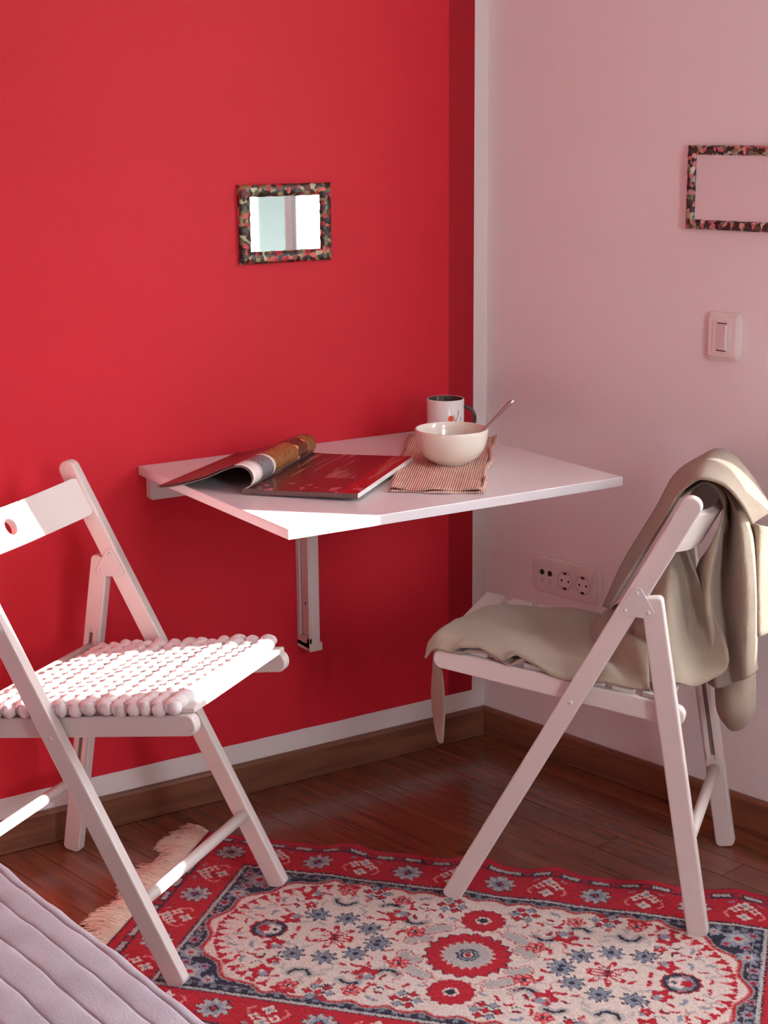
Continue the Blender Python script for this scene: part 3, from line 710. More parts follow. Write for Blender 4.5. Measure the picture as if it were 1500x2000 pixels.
        g3 = N(nt, 'ShaderNodeMath', operation='MULTIPLY'); L(nt, g1.outputs[0], g3.inputs[0]); L(nt, g2.outputs[0], g3.inputs[1])
        col = mix(g3.outputs[0], col, b2.outputs['Color'])
        # beyond the roll the sheet is dark red
        h1 = N(nt, 'ShaderNodeMath', operation='GREATER_THAN'); L(nt, sx.outputs['X'], h1.inputs[0]); h1.inputs[1].default_value = .47
        nz = N(nt, 'ShaderNodeTexNoise', Scale=5.0, Detail=3.0); L(nt, uv.outputs['UV'], nz.inputs['Vector'])
        dr = ramp(nz.outputs['Fac'], [(.4, (100, 30, 30)), (.7, (136, 72, 52))], False).outputs[0]
        col = mix(h1.outputs[0], col, dr)
    L(nt, col, p.inputs['Base Color']); p.inputs['Roughness'].default_value = .25; p.inputs['Specular IOR Level'].default_value = .5
    return m
MT['pageR'] = page_mat('right_page'); MT['pageL'] = page_mat('rolled_page')
MT['paper'] = pmat('paper_edges', (222, 218, 214), .7, .08, 300); MT['paper_dark'] = pmat('page_undersides', (112, 92, 88), .6, .08, 60)
SPN = Vector((-.778, -.338)); sdir = Vector((.261, .221)).normalized(); wl = Vector((-sdir.y, sdir.x))   # wl: to the left page
SL, SW = .335, .218
mgz = empty('magazine', (SPN.x, SPN.y, TZ)); mgz.rotation_euler = (0, 0, math.atan2(sdir.y, sdir.x)); tag(mgz, 'open glossy magazine with its left pages rolled up on the table', 'magazine')
# local: x along spine (near to far), y to the left page
def uvgrid(name, rows, mat, uvs, parent, solid=0):
    nr, nc = len(rows), len(rows[0]); o = obj(name, MB().grid(rows), mat, parent, smooth=True, solid=solid, fix=False)
    ul = o.data.uv_layers.new(name='UVMap')
    fl = [uvs[i][j] for i in range(nr) for j in range(nc)]
    for lp in o.data.loops: ul.data[lp.index].uv = fl[lp.vertex_index]
    return o
def zlift(w): return .0008 + .0058 * min(1, max(0, w / SW))
TK = .0085
nx_, nw = 24, 20
def rz_(x, w): # upper surface of the right page block, slightly bowed near the spine
    return zlift(w) + TK + .004 * math.exp(-w / .03) - .003 * math.exp(-w / .006)
rows = [[(x, -w, rz_(x, w)) for w in [SW * k / nw for k in range(nw + 1)]] for x in [SL * i / nx_ for i in range(nx_ + 1)]]
uvs = [[(k / nw, i / nx_) for k in range(nw + 1)] for i in range(nx_ + 1)]
uvgrid('right_page', rows, MT['pageR'], uvs, mgz)
body = MB()
for x in (0, SL):
    body.grid([[(x, -SW * k / nw, rz_(x, SW * k / nw) - .0002) for k in range(nw + 1)], [(x, -SW * k / nw, zlift(SW * k / nw)) for k in range(nw + 1)]])
body.grid([[(0, 0, zlift(0)), (SL, 0, zlift(0))], [(0, 0, rz_(0, 0) - .0002), (SL, 0, rz_(0, 0) - .0002)]])
body.grid([[(0, -SW * k / nw, zlift(SW * k / nw)) for k in range(nw + 1)], [(SL, -SW * k / nw, zlift(SW * k / nw)) for k in range(nw + 1)]])
obj('page_block', body, MT['paper_dark'], mgz)
obj('fore_edge', MB().grid([[(0, -SW, zlift(SW)), (SL, -SW, zlift(SW))], [(0, -SW, rz_(0, SW)), (SL, -SW, rz_(0, SW))]]), MT['paper'], mgz, solid=.0006)
# rolled left pages: profile (y to the left, z)
profN = [(0, .009), (-.014, .016), (-.021, .030), (-.015, .045), (.002, .0525), (.022, .050), (.045, .041), (.075, .028), (.110, .0165), (.145, .0075), (.172, .0025)]
profF = [(0, .009), (-.012, .014), (-.019, .027), (-.014, .041), (.002, .048), (.020, .045), (.042, .036), (.070, .024), (.100, .014), (.128, .006), (.150, .0025)]
cn, cf = catmull(profN, 5), catmull(profF, 5); nxp = 30; rows = []; uvs = []
for i in range(nxp + 1):
    f = i / nxp; pr = cn * (1 - f) + cf * f; xx = .004 + f * (SL - .004)
    rows.append([(xx + .006 * (q / len(pr)) * (1 - f), y, z) for q, (y, z) in enumerate(pr)])
    uvs.append([(q / (len(pr) - 1), f) for q in range(len(pr))])
uvgrid('rolled_page', rows, MT['pageL'], uvs, mgz, solid=.0012)
rows2 = [[(x, y * .97 + (.002 if y < 0 else 0), max(z - .003, .0012)) for (x, y, z) in r] for r in rows]
obj('inner_pages', MB().grid(rows2), MT['paper_dark'], mgz, smooth=True, solid=.0022)

# ------------------------------------------------------------------ fleece blanket on the right chair
def fleece_mat():
    m, nt, p = new_mat('beige_fleece')
    tc = N(nt, 'ShaderNodeTexCoord'); nz = N(nt, 'ShaderNodeTexNoise', Scale=14.0, Detail=5.0); L(nt, tc.outputs['Object'], nz.inputs['Vector'])
    mx = N(nt, 'ShaderNodeMixRGB'); L(nt, nz.outputs['Fac'], mx.inputs['Fac']); mx.inputs['Color1'].default_value = lin((158, 141, 125)) + (1,); mx.inputs['Color2'].default_value = lin((176, 159, 141)) + (1,)
    L(nt, mx.outputs[0], p.inputs['Base Color']); p.inputs['Roughness'].default_value = .95; p.inputs['Specular IOR Level'].default_value = .1
    p.inputs['Sheen Weight'].default_value = .25; p.inputs['Sheen Roughness'].default_value = .5
    n2 = N(nt, 'ShaderNodeTexNoise', Scale=330.0, Detail=4.0, Roughness=.7); L(nt, tc.outputs['Object'], n2.inputs['Vector'])
    b = N(nt, 'ShaderNodeBump', Strength=.7, Distance=.003); L(nt, n2.outputs['Fac'], b.inputs['Height']); L(nt, b.outputs['Normal'], p.inputs['Normal']); return m
MT['fleece'] = fleece_mat()
SH = {
'over': [
  [(-0.020, 0.070, 0.542), (-0.001, -0.040, 0.506), (0.043, -0.196, 0.459)],
  [(-0.063, 0.080, 0.622), (-0.047, -0.040, 0.592), (-0.008, -0.206, 0.555)],
  [(-0.105, 0.090, 0.700), (-0.095, -0.040, 0.681), (-0.062, -0.206, 0.655)],
  [(-0.134, 0.090, 0.754), (-0.129, -0.040, 0.744), (-0.099, -0.206, 0.729)],
  [(-0.159, 0.090, 0.780), (-0.149, -0.040, 0.777), (-0.138, -0.200, 0.769)],
  [(-0.179, 0.095, 0.789), (-0.172, -0.040, 0.788), (-0.166, -0.200, 0.782)],
  [(-0.216, 0.100, 0.779), (-0.206, -0.030, 0.780), (-0.197, -0.180, 0.774)],
  [(-0.245, 0.105, 0.750), (-0.241, 0.000, 0.755), (-0.234, -0.140, 0.746)],
  [(-0.261, 0.100, 0.717), (-0.282, 0.040, 0.723), (-0.283, -0.100, 0.689)],
],
'folds': [
  [(-0.160, -0.020, 0.711), (-0.158, 0.010, 0.724), (-0.159, -0.010, 0.729), (-0.155, -0.030, 0.738), (-0.155, -0.060, 0.741), (-0.150, -0.160, 0.738)],
  [(-0.171, -0.010, 0.720), (-0.174, 0.030, 0.747), (-0.174, -0.020, 0.743), (-0.180, 0.000, 0.757), (-0.188, -0.010, 0.758), (-0.184, -0.110, 0.751)],
  [(-0.178, 0.000, 0.709), (-0.192, 0.050, 0.749), (-0.198, 0.000, 0.740), (-0.216, 0.040, 0.744), (-0.225, 0.000, 0.726), (-0.224, -0.090, 0.711)],
  [(-0.175, 0.000, 0.672), (-0.198, 0.060, 0.716), (-0.209, 0.000, 0.693), (-0.238, 0.060, 0.701), (-0.248, 0.010, 0.685), (-0.249, -0.090, 0.656)],
  [(-0.164, 0.000, 0.616), (-0.195, 0.070, 0.655), (-0.210, 0.010, 0.631), (-0.247, 0.070, 0.650), (-0.258, 0.010, 0.635), (-0.256, -0.090, 0.609)],
  [(-0.163, 0.000, 0.550), (-0.188, 0.070, 0.581), (-0.211, 0.020, 0.569), (-0.253, 0.070, 0.587), (-0.264, 0.020, 0.574), (-0.259, -0.090, 0.542)],
  [(-0.175, 0.000, 0.484), (-0.198, 0.070, 0.508), (-0.222, 0.040, 0.501), (-0.256, 0.070, 0.514), (-0.268, 0.020, 0.500), (-0.263, -0.070, 0.471)],
  [(-0.184, 0.000, 0.428), (-0.205, 0.060, 0.450), (-0.228, 0.040, 0.445), (-0.256, 0.060, 0.464), (-0.270, 0.010, 0.449), (-0.263, -0.070, 0.423)],
  [(-0.190, 0.000, 0.395), (-0.210, 0.050, 0.406), (-0.232, 0.040, 0.406), (-0.258, 0.050, 0.428), (-0.273, 0.010, 0.433), (-0.262, -0.070, 0.405)],
],
'side': [
  [(-0.243, -0.030, 0.688), (-0.262, -0.010, 0.690), (-0.276, -0.030, 0.682), (-0.288, -0.110, 0.654)],
  [(-0.253, -0.030, 0.624), (-0.266, 0.000, 0.629), (-0.276, -0.030, 0.619), (-0.286, -0.110, 0.596)],
  [(-0.259, -0.030, 0.554), (-0.269, 0.000, 0.561), (-0.277, -0.030, 0.551), (-0.283, -0.110, 0.534)],
  [(-0.264, -0.030, 0.482), (-0.274, 0.000, 0.492), (-0.283, -0.030, 0.489), (-0.284, -0.110, 0.472)],
],
'loop': [
  [(-0.197, -0.010, 0.426), (-0.222, 0.015, 0.437), (-0.248, 0.015, 0.439), (-0.267, -0.010, 0.437)],
  [(-0.201, -0.010, 0.378), (-0.224, 0.020, 0.389), (-0.251, 0.020, 0.392), (-0.270, -0.010, 0.390)],
  [(-0.206, -0.010, 0.341), (-0.230, 0.020, 0.345), (-0.254, 0.015, 0.348), (-0.271, -0.010, 0.358)],
  [(-0.214, -0.030, 0.315), (-0.232, -0.020, 0.304), (-0.252, -0.020, 0.312), (-0.267, -0.030, 0.334)],
  [(-0.203, -0.060, 0.323), (-0.222, -0.070, 0.308), (-0.244, -0.070, 0.314), (-0.264, -0.060, 0.340)],
  [(-0.196, -0.060, 0.380), (-0.214, -0.080, 0.375), (-0.240, -0.080, 0.378), (-0.264, -0.060, 0.391)],
],
'flap': [
  [(-0.076, 0.000, 0.604), (-0.108, 0.030, 0.630), (-0.130, 0.020, 0.641), (-0.146, 0.040, 0.652)],
  [(-0.071, 0.020, 0.576), (-0.121, 0.080, 0.610), (-0.141, 0.030, 0.608), (-0.164, 0.050, 0.614)],
  [(-0.066, 0.050, 0.532), (-0.125, 0.115, 0.568), (-0.152, 0.040, 0.551), (-0.189, 0.060, 0.564)],
  [(-0.064, 0.080, 0.489), (-0.131, 0.130, 0.515), (-0.163, 0.060, 0.497), (-0.219, 0.070, 0.508)],
  [(-0.065, 0.110, 0.461), (-0.139, 0.140, 0.472), (-0.179, 0.080, 0.456), (-0.231, 0.080, 0.470)],
  [(-0.069, 0.140, 0.448), (-0.144, 0.145, 0.451), (-0.182, 0.100, 0.437), (-0.226, 0.080, 0.451)],
  [(-0.072, 0.160, 0.439), (-0.150, 0.145, 0.441), (-0.179, 0.105, 0.425), (-0.219, 0.080, 0.443)],
],
'lump': [
  [(0.047, -0.080, 0.483), (-0.000, -0.060, 0.502), (-0.047, -0.030, 0.529), (-0.093, 0.000, 0.563)],
  [(0.026, 0.020, 0.471), (-0.013, 0.030, 0.482), (-0.057, 0.050, 0.504), (-0.097, 0.070, 0.531)],
  [(0.011, 0.090, 0.452), (-0.019, 0.100, 0.459), (-0.063, 0.120, 0.487), (-0.102, 0.130, 0.499)],
  [(0.014, 0.140, 0.439), (-0.015, 0.150, 0.449), (-0.064, 0.160, 0.453), (-0.108, 0.160, 0.449)],
  [(0.011, 0.172, 0.438), (-0.020, 0.174, 0.438), (-0.067, 0.174, 0.434), (-0.113, 0.174, 0.432)],
],
'front': [
  [(.258, .125, .470), (.268, .105, .474), (.272, .085, .474), (.272, .065, .472)],
  [(.276, .128, .44), (.286, .105, .445), (.292, .085, .445), (.296, .06, .445)],
  [(.270, .125, .40), (.288, .105, .41), (.302, .075, .41), (.308, .05, .41)],
  [(.268, .122, .34), (.278, .11, .345), (.302, .07, .345), (.314, .045, .345)],
  [(.270, .12, .29), (.276, .115, .29), (.285, .10, .30), (.308, .06, .315)],
  [(.271, .12, .272), (.276, .118, .270), (.281, .115, .275), (.300, .08, .300)]],
}
O_ = SH['over']
for r_ in (1, 2, 3): O_[r_] = [((v + .012, u, z) if j == 2 else (v, u, z)) for j, (v, u, z) in enumerate(O_[r_])]
F_ = SH['folds']
F_[0] = [(-.128, u, max(z, .735)) for v, u, z in F_[0]]
F_[1] = [(v, u, max(z, .768)) for v, u, z in F_[1]]
for r_ in (2, 3): F_[r_] = [(min(v, -.207), u, z) for v, u, z in F_[r_]]
for r_ in range(2, 9): F_[r_] = [((v, u - .018, z) if j == 2 else (v, u, z)) for j, (v, u, z) in enumerate(F_[r_])]
SH['lump'] = [[((v, u, z - .03) if j == 0 else (v, u, z)) for j, (v, u, z) in enumerate(r)] for r in SH['lump']]
bl = empty('fleece_blanket', (RX, RY, 0), RA)
tag(bl, 'beige fleece blanket draped over the seat and back of a folding chair', 'blanket')
allm = MB()
def addsheet(G, nr=7, nc=9, crease=0.0):
    D = dense(G, nr, nc)
    if crease: D[..., 2] += crease * np.sin(D[..., 0] * 95 + D[..., 1] * 70) * np.sin(np.linspace(0, PI, D.shape[0]))[:, None]
    w = .0012 * (np.sin(D[..., 2] * 55 + D[..., 1] * 40) + np.sin(D[..., 0] * 70 - D[..., 2] * 23))
    D[..., 1] += w
    allm.grid([[tuple(p) for p in r] for r in D])
for k_, G in SH.items(): addsheet(G, crease=.011 if k_ == 'lump' else 0)
# seat part: two loose layers with a wavy near edge
EV = [.262, .240, .222, .184, .143, .120, .092, .060, .029, -.01]
EZ = [.455, .467, .481, .481, .463, .479, .464, .446, .440, .440]
def zseat(v): return zrail(v) + .018 + .009
for lay in (0, 1):
    rows = []
    for i in range(49):
        v = .286 - .30 * i / 48; r = []
        ze = np.interp(v + (.012 if lay else 0), EV[::-1], EZ[::-1]) - lay * .009
        u_near = .181 - lay * .004 + .003 * math.sin(v * 60); u_far = float(np.interp(v, (.0, .03, .10, .17, .232, .262, .286), (-.16, -.16, -.155, -.12, -.05, .03, .06)))
        for j in range(33):
            u = u_near + (u_far - u_near) * j / 32
            base = zseat(min(v, .268)) + .011 + .004 * math.sin(PI * (j / 32)) + .003 * math.sin(v * 38 + u * 9) + .003 * math.sin(u * 31 - v * 12) - lay * .007
            t_ = math.exp(-((j / 32) / .10) ** 2)
            z = base * (1 - t_) + max(ze, zseat(min(v, .268)) - .007) * t_
            if v > .262: z -= ((v - .262) / .024) ** 2 * .022
            fall = max(0, (j - 29) / 3) ; z -= fall * .006
            r.append((v, u, z))
        rows.append(r)
    allm.grid([r for r in rows if (lay == 0 or r[0][0] > .06)])
fo = obj('blanket_cloth', allm, MT['fleece'], bl, smooth=True, solid=.004)

# ------------------------------------------------------------------ rug
E1 = Vector((.670, -.742)).normalized(); E2 = Vector((E1.y, -E1.x)); TLc = Vector((-.786, -.322))
IX, IY, BD = .964, .437, .128              # inner rectangle and border width
HX, HY = IX / 2, IY / 2
TX, TY = HX + BD, HY + BD                 # half sizes
centre = TLc + E1 * HX + E2 * HY
RES = .0022
nxr, nyr = int(2 * TX / RES), int(2 * TY / RES)
xs = np.linspace(-TX, TX, nxr + 1); ys = np.linspace(-TY, TY, nyr + 1)
X, Y = np.meshgrid(xs, ys, indexing='ij')
jx = X + rng.normal(0, .0009, X.shape); jy = Y + rng.normal(0, .0009, X.shape)
AX, AY = np.abs(jx), np.abs(jy)
CREAM, RED, DRED, NAVY, BLUE, GREY, PINK = [np.array(lin(c)) for c in ((208, 192, 184), (172, 26, 44), (132, 22, 40), (46, 44, 62), (134, 140, 156), (172, 166, 164), (206, 120, 118))]
col = np.zeros(X.shape + (3,)); col[:] = RED
def put(mask, c): col[mask] = c
D_ = np.maximum(AX - HX, AY - HY)            # distance outside the inner rectangle
MS = 1.0
def flower(cx, cy, r, n, depth, c, x=None, y=None, rot=0.0, asp=1.0, mirror=True):
    xx, yy = (AX, AY) if mirror else (jx, jy)
    r = r * MS; dx, dy = xx - cx, (yy - cy) / asp
    th = np.arctan2(dy, dx) + rot; rr = np.hypot(dx, dy)
    put(rr < r * (1 + depth * np.cos(n * th)), c)
def stroke(pts, w, c):
    P = catmull(pts, 6)
    for a, b in zip(P[:-1], P[1:]):
        ab = b - a; l2 = max(ab @ ab, 1e-12)
        x0, x1 = min(a[0], b[0]) - w, max(a[0], b[0]) + w; y0, y1 = min(a[1], b[1]) - w, max(a[1], b[1]) + w
        m = (AX > x0) & (AX < x1) & (AY > y0) & (AY < y1)
        if not m.any(): continue
        t = np.clip(((AX[m] - a[0]) * ab[0] + (AY[m] - a[1]) * ab[1]) / l2, 0, 1)
        d = np.hypot(AX[m] - a[0] - t * ab[0], AY[m] - a[1] - t * ab[1])
        idx = np.argwhere(m)[d < w]
        col[idx[:, 0], idx[:, 1]] = c
# outer red edge, dashed guard stripe, red band, guard stripe, navy frame
put(D_ > .122, DRED * .9)
dash = np.sin((np.where(AX - HX > AY - HY, AY, AX)) * 2 * PI / .055)
put((D_ > .092) & (D_ < .106), NAVY); put((D_ > .0945) & (D_ < .1035) & (dash > -.2), GREY); put((D_ > .0945) & (D_ < .1035) & (dash < -.6), RED)
put((D_ > .088) & (D_ < .091), NAVY)
put((D_ > -.003) & (D_ < .004), GREY); put((D_ > .004) & (D_ < .007), NAVY)
put(D_ < -.003, NAVY)
dash2 = np.sin((np.where(AX - HX > AY - HY, AY, AX)) * 2 * PI / .022)
put((D_ > -.017) & (D_ < -.008) & (dash2 > .1), BLUE * .7)
put((D_ > -.0205) & (D_ < -.0185), GREY * .6)
# border flowers
def border_item(a, side, kind):
    q = HY + .049 if side == 'h' else HX + .049
    cx, cy = (a, q) if side == 'h' else (q, a)
    if kind == 0:
        flower(cx, cy, .027, 9, .18, NAVY); flower(cx, cy, .0245, 9, .2, GREY); flower(cx, cy, .0165, 6, .2, BLUE); flower(cx, cy, .008, 4, .2, NAVY); flower(cx, cy, .004, 4, .1, RED)
    else:
        for dx, dy, r in ((0, -.018, .0105), (.017, .006, .009), (-.017, .006, .009), (0, .020, .011)):
            x_, y_ = (cx + dx, cy + dy) if side == 'h' else (cx + dy, cy + dx)
            flower(x_, y_, r, 4, .3, CREAM); flower(x_, y_, r * .42, 4, .2, RED if r < .01 else BLUE)
        for s_ in (-1, 1):
            if side == 'h': stroke([(cx + s_ * .026, cy - .022), (cx + s_ * .034, cy - .012), (cx + s_ * .030, cy)], .0022, PINK); stroke([(cx + s_ * .03, cy + .026), (cx + s_ * .022, cy + .03)], .002, BLUE)
            else: stroke([(cx - .022, cy + s_ * .026), (cx - .012, cy + s_ * .034), (cx, cy + s_ * .030)], .0022, PINK); stroke([(cx + .026, cy + s_ * .03), (cx + .03, cy + s_ * .022)], .002, BLUE)
for k, a in enumerate(np.arange(0, TX - .05, .0885)): border_item(a, 'h', k % 2)
for k, a in enumerate(np.arange(0, TY - .05, .0885)): border_item(a, 'v', (k + 1) % 2)
border_item(HX + .049, 'h', 0)
# cream field with lobed ends
ex = np.clip((AX - .235) / .222, 0, None); lob = 1 + .035 * np.cos(np.arctan2(AY, np.maximum(AX - .235, 1e-6)) * 14)
Fd = np.maximum(np.hypot(ex, AY / .205) / lob, AY / (.195 + .006 * np.cos(AX * 2 * PI / .06)))
put(Fd < 1.045, GREY * .7); put(Fd < 1.03, RED * .9); put(Fd < 1.008, PINK * .8); put(Fd < .992, CREAM)
# corner flowers on navy
for (cx, cy, r) in ((.437, .172, .025), (.457, .112, .018), (.395, .188, .013), (.452, .145, .010), (.463, .188, .010), (.468, .07, .011), (.47, .03, .009), (.418, .150, .009)):
    flower(cx, cy, r, 7, .2, BLUE); flower(cx, cy, r * .6, 5, .25, GREY if r > .012 else RED); flower(cx, cy, r * .28, 4, .1, RED if r > .012 else NAVY)
# red scallops lining the lobed ends
for k in range(13):
    th = -.02 + k * .125; rx = .235 + .205 * math.cos(th); ry = .187 * math.sin(th)
    flower(rx, ry, .0085, 3, .35, RED, rot=-th + PI)
    flower(rx - .016 * math.cos(th), ry - .016 * math.sin(th), .0035, 2, .3, PINK, rot=-th)
MS = .83
# big centre rosette
flower(0, 0, .088, 20, .05, NAVY); flower(0, 0, .085, 20, .06, RED); flower(0, 0, .053, 20, .09, CREAM * .85); flower(0, 0, .048, 20, .1, GREY); flower(0, 0, .024, 8, .04, NAVY); flower(0, 0, .0195, 8, .05, BLUE); flower(0, 0, .015, 6, .05, NAVY); flower(0, 0, .010, 6, .1, CREAM); flower(0, 0, .0065, 5, .1, RED)
def redround(cx, cy, r): flower(cx, cy, r * 1.05, 14, .05, DRED); flower(cx, cy, r, 14, .06, RED); flower(cx, cy, r * .36, 6, .1, CREAM); flower(cx, cy, r * .24, 5, .1, NAVY)
redround(0, .123, .045)
# medallions at both ends
flower(.357, 0, .041, 12, .04, RED); flower(.357, 0, .0375, 12, .03, NAVY); flower(.357, 0, .028, 8, .05, BLUE * .8); flower(.352, 0, .019, 5, .15, CREAM); flower(.366, 0, .0125, 5, .15, RED); flower(.345, .0, .006, 4, .1, NAVY)
# blue-grey stars
for cx, cy in ((.185, .045), (.233, .070), (.289, .071), (.159, .006)):
    flower(cx, cy, .0235, 8, .28, NAVY); flower(cx, cy, .0195, 8, .3, BLUE * .85); flower(cx, cy, .0065, 4, .1, NAVY)
# paisleys
def paisley(pts, c):
    stroke(pts, .0145, RED); stroke(pts, .0125, CREAM); stroke(pts, .0105, c)
paisley([(.055, .083), (.068, .078), (.083, .066)], GREY); paisley([(.083, .036), (.100, .040), (.104, .024)], GREY * .95)
for pts in ([(.098, .092), (.112, .082), (.128, .086), (.132, .094)], [(.238, .130), (.250, .118), (.268, .122), (.274, .134)], [(.155, .135), (.172, .14), (.186, .132)]):
    stroke(pts, .0100, GREY); stroke(pts, .0034, NAVY)
# red-grey blossoms and berry clusters
for cx, cy, r in ((.150, .103, .022), (.320, .139, .021), (.330, .047, .019), (.312, .102, .012)):
    flower(cx, cy, r * 1.1, 5, .2, DRED); flower(cx, cy, r, 5, .22, RED); flower(cx - .006, cy + .008, r * .5, 4, .2, BLUE); flower(cx, cy, r * .25, 4, .1, CREAM)
for cx, cy in ((.066, .163), (.208, .178)):
    for k in range(7):
        a = k * 2 * PI / 6; r_ = .019 if k < 6 else 0
        flower(cx + r_ * math.cos(a), cy + r_ * math.sin(a), .0098, 4, .2, NAVY); flower(cx + r_ * math.cos(a), cy + r_ * math.sin(a), .008, 4, .2, RED if k % 2 == 0 else BLUE)
for cx, cy, r in ((.158, .160, .018), (.112, .040, .0), (.263, .170, .019), (.107, .055, .020)):
    if r:
        for k in range(5):
            a = k * 2 * PI / 5; flower(cx + r * .62 * math.cos(a), cy + r * .62 * math.sin(a), r * .46, 3, .1, RED); flower(cx + r * .62 * math.cos(a), cy + r * .62 * math.sin(a), r * .28, 3, .1, PINK)
        flower(cx, cy, r * .25, 4, .1, NAVY)
# lily with open petals
for k in range(6):
    a = k * PI / 3 + .3; stroke([(.236, .006), (.236 + .030 * math.cos(a), .012 + .024 * math.sin(a))], .0055, RED); stroke([(.240 + .008 * math.cos(a), .006 + .008 * math.sin(a)), (.236 + .024 * math.cos(a), .010 + .018 * math.sin(a))], .0026, CREAM)
flower(.236, .006, .005, 4, .1, NAVY)
# stems, leaves and small buds
lv = random.Random(3)
for k in range(300):
    cx, cy = lv.uniform(.02, .44), lv.uniform(.01, .188)
    if (cx / .10) ** 2 + (cy / .10) ** 2 < 1 or math.hypot(max(cx - .235, 0) / .21, cy / .19) > .93: continue
    i0 = int((cx + TX) / (2 * TX) * nxr); j0 = int((cy + TY) / (2 * TY) * nyr)
    if np.abs(col[i0 - 3:i0 + 4, j0 - 3:j0 + 4] - CREAM).sum() > .6: continue
    a = lv.uniform(0, PI); l = lv.uniform(.004, .009); c = lv.choice([RED, RED, RED, BLUE, GREY, DRED])
    stroke([(cx - l * math.cos(a), cy - l * math.sin(a)), (cx + l * .3, cy + l * .2), (cx + l * math.cos(a), cy + l * math.sin(a))], lv.uniform(.0022, .004), c)
for k in range(60):
    cx, cy = lv.uniform(.03, .42), lv.uniform(.02, .185)
    if (cx / .09) ** 2 + (cy / .09) ** 2 < 1 or math.hypot(max(cx - .235, 0) / .21, cy / .19) > .92: continue
    i0 = int((cx + TX) / (2 * TX) * nxr); j0 = int((cy + TY) / (2 * TY) * nyr)
    if np.abs(col[i0, j0] - CREAM).sum() > .1: continue
    a = lv.uniform(0, 2 * PI); l = .012
    stroke([(cx, cy), (cx + l * math.cos(a), cy + l * math.sin(a)), (cx + l * math.cos(a) + l * math.cos(a + 1.2), cy + l * math.sin(a) + l * math.sin(a + 1.2))], .0013, lv.choice([GREY * .75, PINK * .8, NAVY]))
col *= (1 + rng.normal(0, .10, X.shape))[..., None]
col = np.clip(col, 0, 1)
# height: pile noise and ripples along the far long edge
ss = X + TX; far = (Y + TY)                 # distance from the far edge
ripple = np.zeros_like(X)
for sc_, am, wd_ in ((.17 + BD, .010, .035), (.419 + BD, .016, .04), (.573 + BD, .010, .035), (.75 + BD, .006, .04), (.906 + BD, .008, .04), (.30 + BD, .003, .05)):
    ripple += am * np.exp(-((ss - sc_) / wd_) ** 2)
ripple *= np.exp(-(far / .10) ** 1.5)
edge = np.minimum(np.minimum(ss, 2 * TX - ss), np.minimum(far, 2 * TY - far))
Zr = .0045 * np.clip(edge / .004, .15, 1) ** .5 + ripple + rng.normal(0, .00045, X.shape)
inb = np.clip((D_ + .002) / .003, 0, 1)
Zr -= .0006 * ((D_ > -.004) & (D_ < .006))
WX = centre.x + E1.x * X + E2.x * Y; WY = centre.y + E1.y * X + E2.y * Y
out_w = .45 * ripple * np.exp(-far / .05)
WX -= E2.x * out_w; WY -= E2.y * out_w
verts = np.stack([WX, WY, Zr], -1).reshape(-1, 3)
nyv = nyr + 1
ii, jj = np.meshgrid(np.arange(nxr), np.arange(nyr), indexing='ij')
q0 = (ii * nyv + jj).ravel(); faces = np.stack([q0, q0 + 1, q0 + nyv + 1, q0 + nyv], 1)
# orientation: make the normals point up
a_, b_, c_ = verts[faces[0, 0]], verts[faces[0, 1]], verts[faces[0, 2]]
if np.cross(b_ - a_, c_ - a_)[2] < 0: faces = faces[:, ::-1]
me = bpy.data.meshes.new('rug')
me.vertices.add(len(verts)); me.vertices.foreach_set('co', verts.astype(np.float32).ravel())
me.loops.add(faces.size); me.loops.foreach_set('vertex_index', faces.astype(np.int32).ravel())
me.polygons.add(len(faces)); me.polygons.foreach_set('loop_start', np.arange(0, faces.size, 4, dtype=np.int32))
me.update(); me.validate()
ca = me.color_attributes.new('pile', 'FLOAT_COLOR', 'POINT')
ca.data.foreach_set('color', np.concatenate([col.reshape(-1, 3), np.ones((len(verts), 1))], 1).astype(np.float32).ravel())
me.polygons.foreach_set('use_smooth', [True] * len(me.polygons))
m, nt, p = new_mat('woven_rug_pile')
at = N(nt, 'ShaderNodeVertexColor', layer_name='pile'); tc = N(nt, 'ShaderNodeTexCoord')
nz = N(nt, 'ShaderNodeTexNoise', Scale=420.0, Detail=3.0); L(nt, tc.outputs['Object'], nz.inputs['Vector'])
mr = N(nt, 'ShaderNodeMapRange'); L(nt, nz.outputs['Fac'], mr.inputs['Value']); mr.inputs['To Min'].default_value = .7; mr.inputs['To Max'].default_value = 1.3
mx = N(nt, 'ShaderNodeMixRGB', blend_type='MULTIPLY'); mx.inputs['Fac'].default_value = 1; L(nt, at.outputs['Color'], mx.inputs['Color1']); L(nt, mr.outputs[0], mx.inputs['Color2'])
L(nt, mx.outputs[0], p.inputs['Base Color']); p.inputs['Roughness'].default_value = .95; p.inputs['Specular IOR Level'].default_value = .1; p.inputs['Sheen Weight'].default_value = .1
b = N(nt, 'ShaderNodeBump', Strength=.5, Distance=.002); L(nt, nz.outputs['Fac'], b.inputs['Height']); L(nt, b.outputs['Normal'], p.inputs['Normal'])
me.materials.append(m)
rug = bpy.data.objects.new('rug', me); C.objects.link(rug)
tag(rug, 'red, cream and navy floral patterned rug with cream fringe on the floor', 'rug')
MT['fringe'] = pmat('cream_fringe', (226, 204, 186), .95, .12, 60)
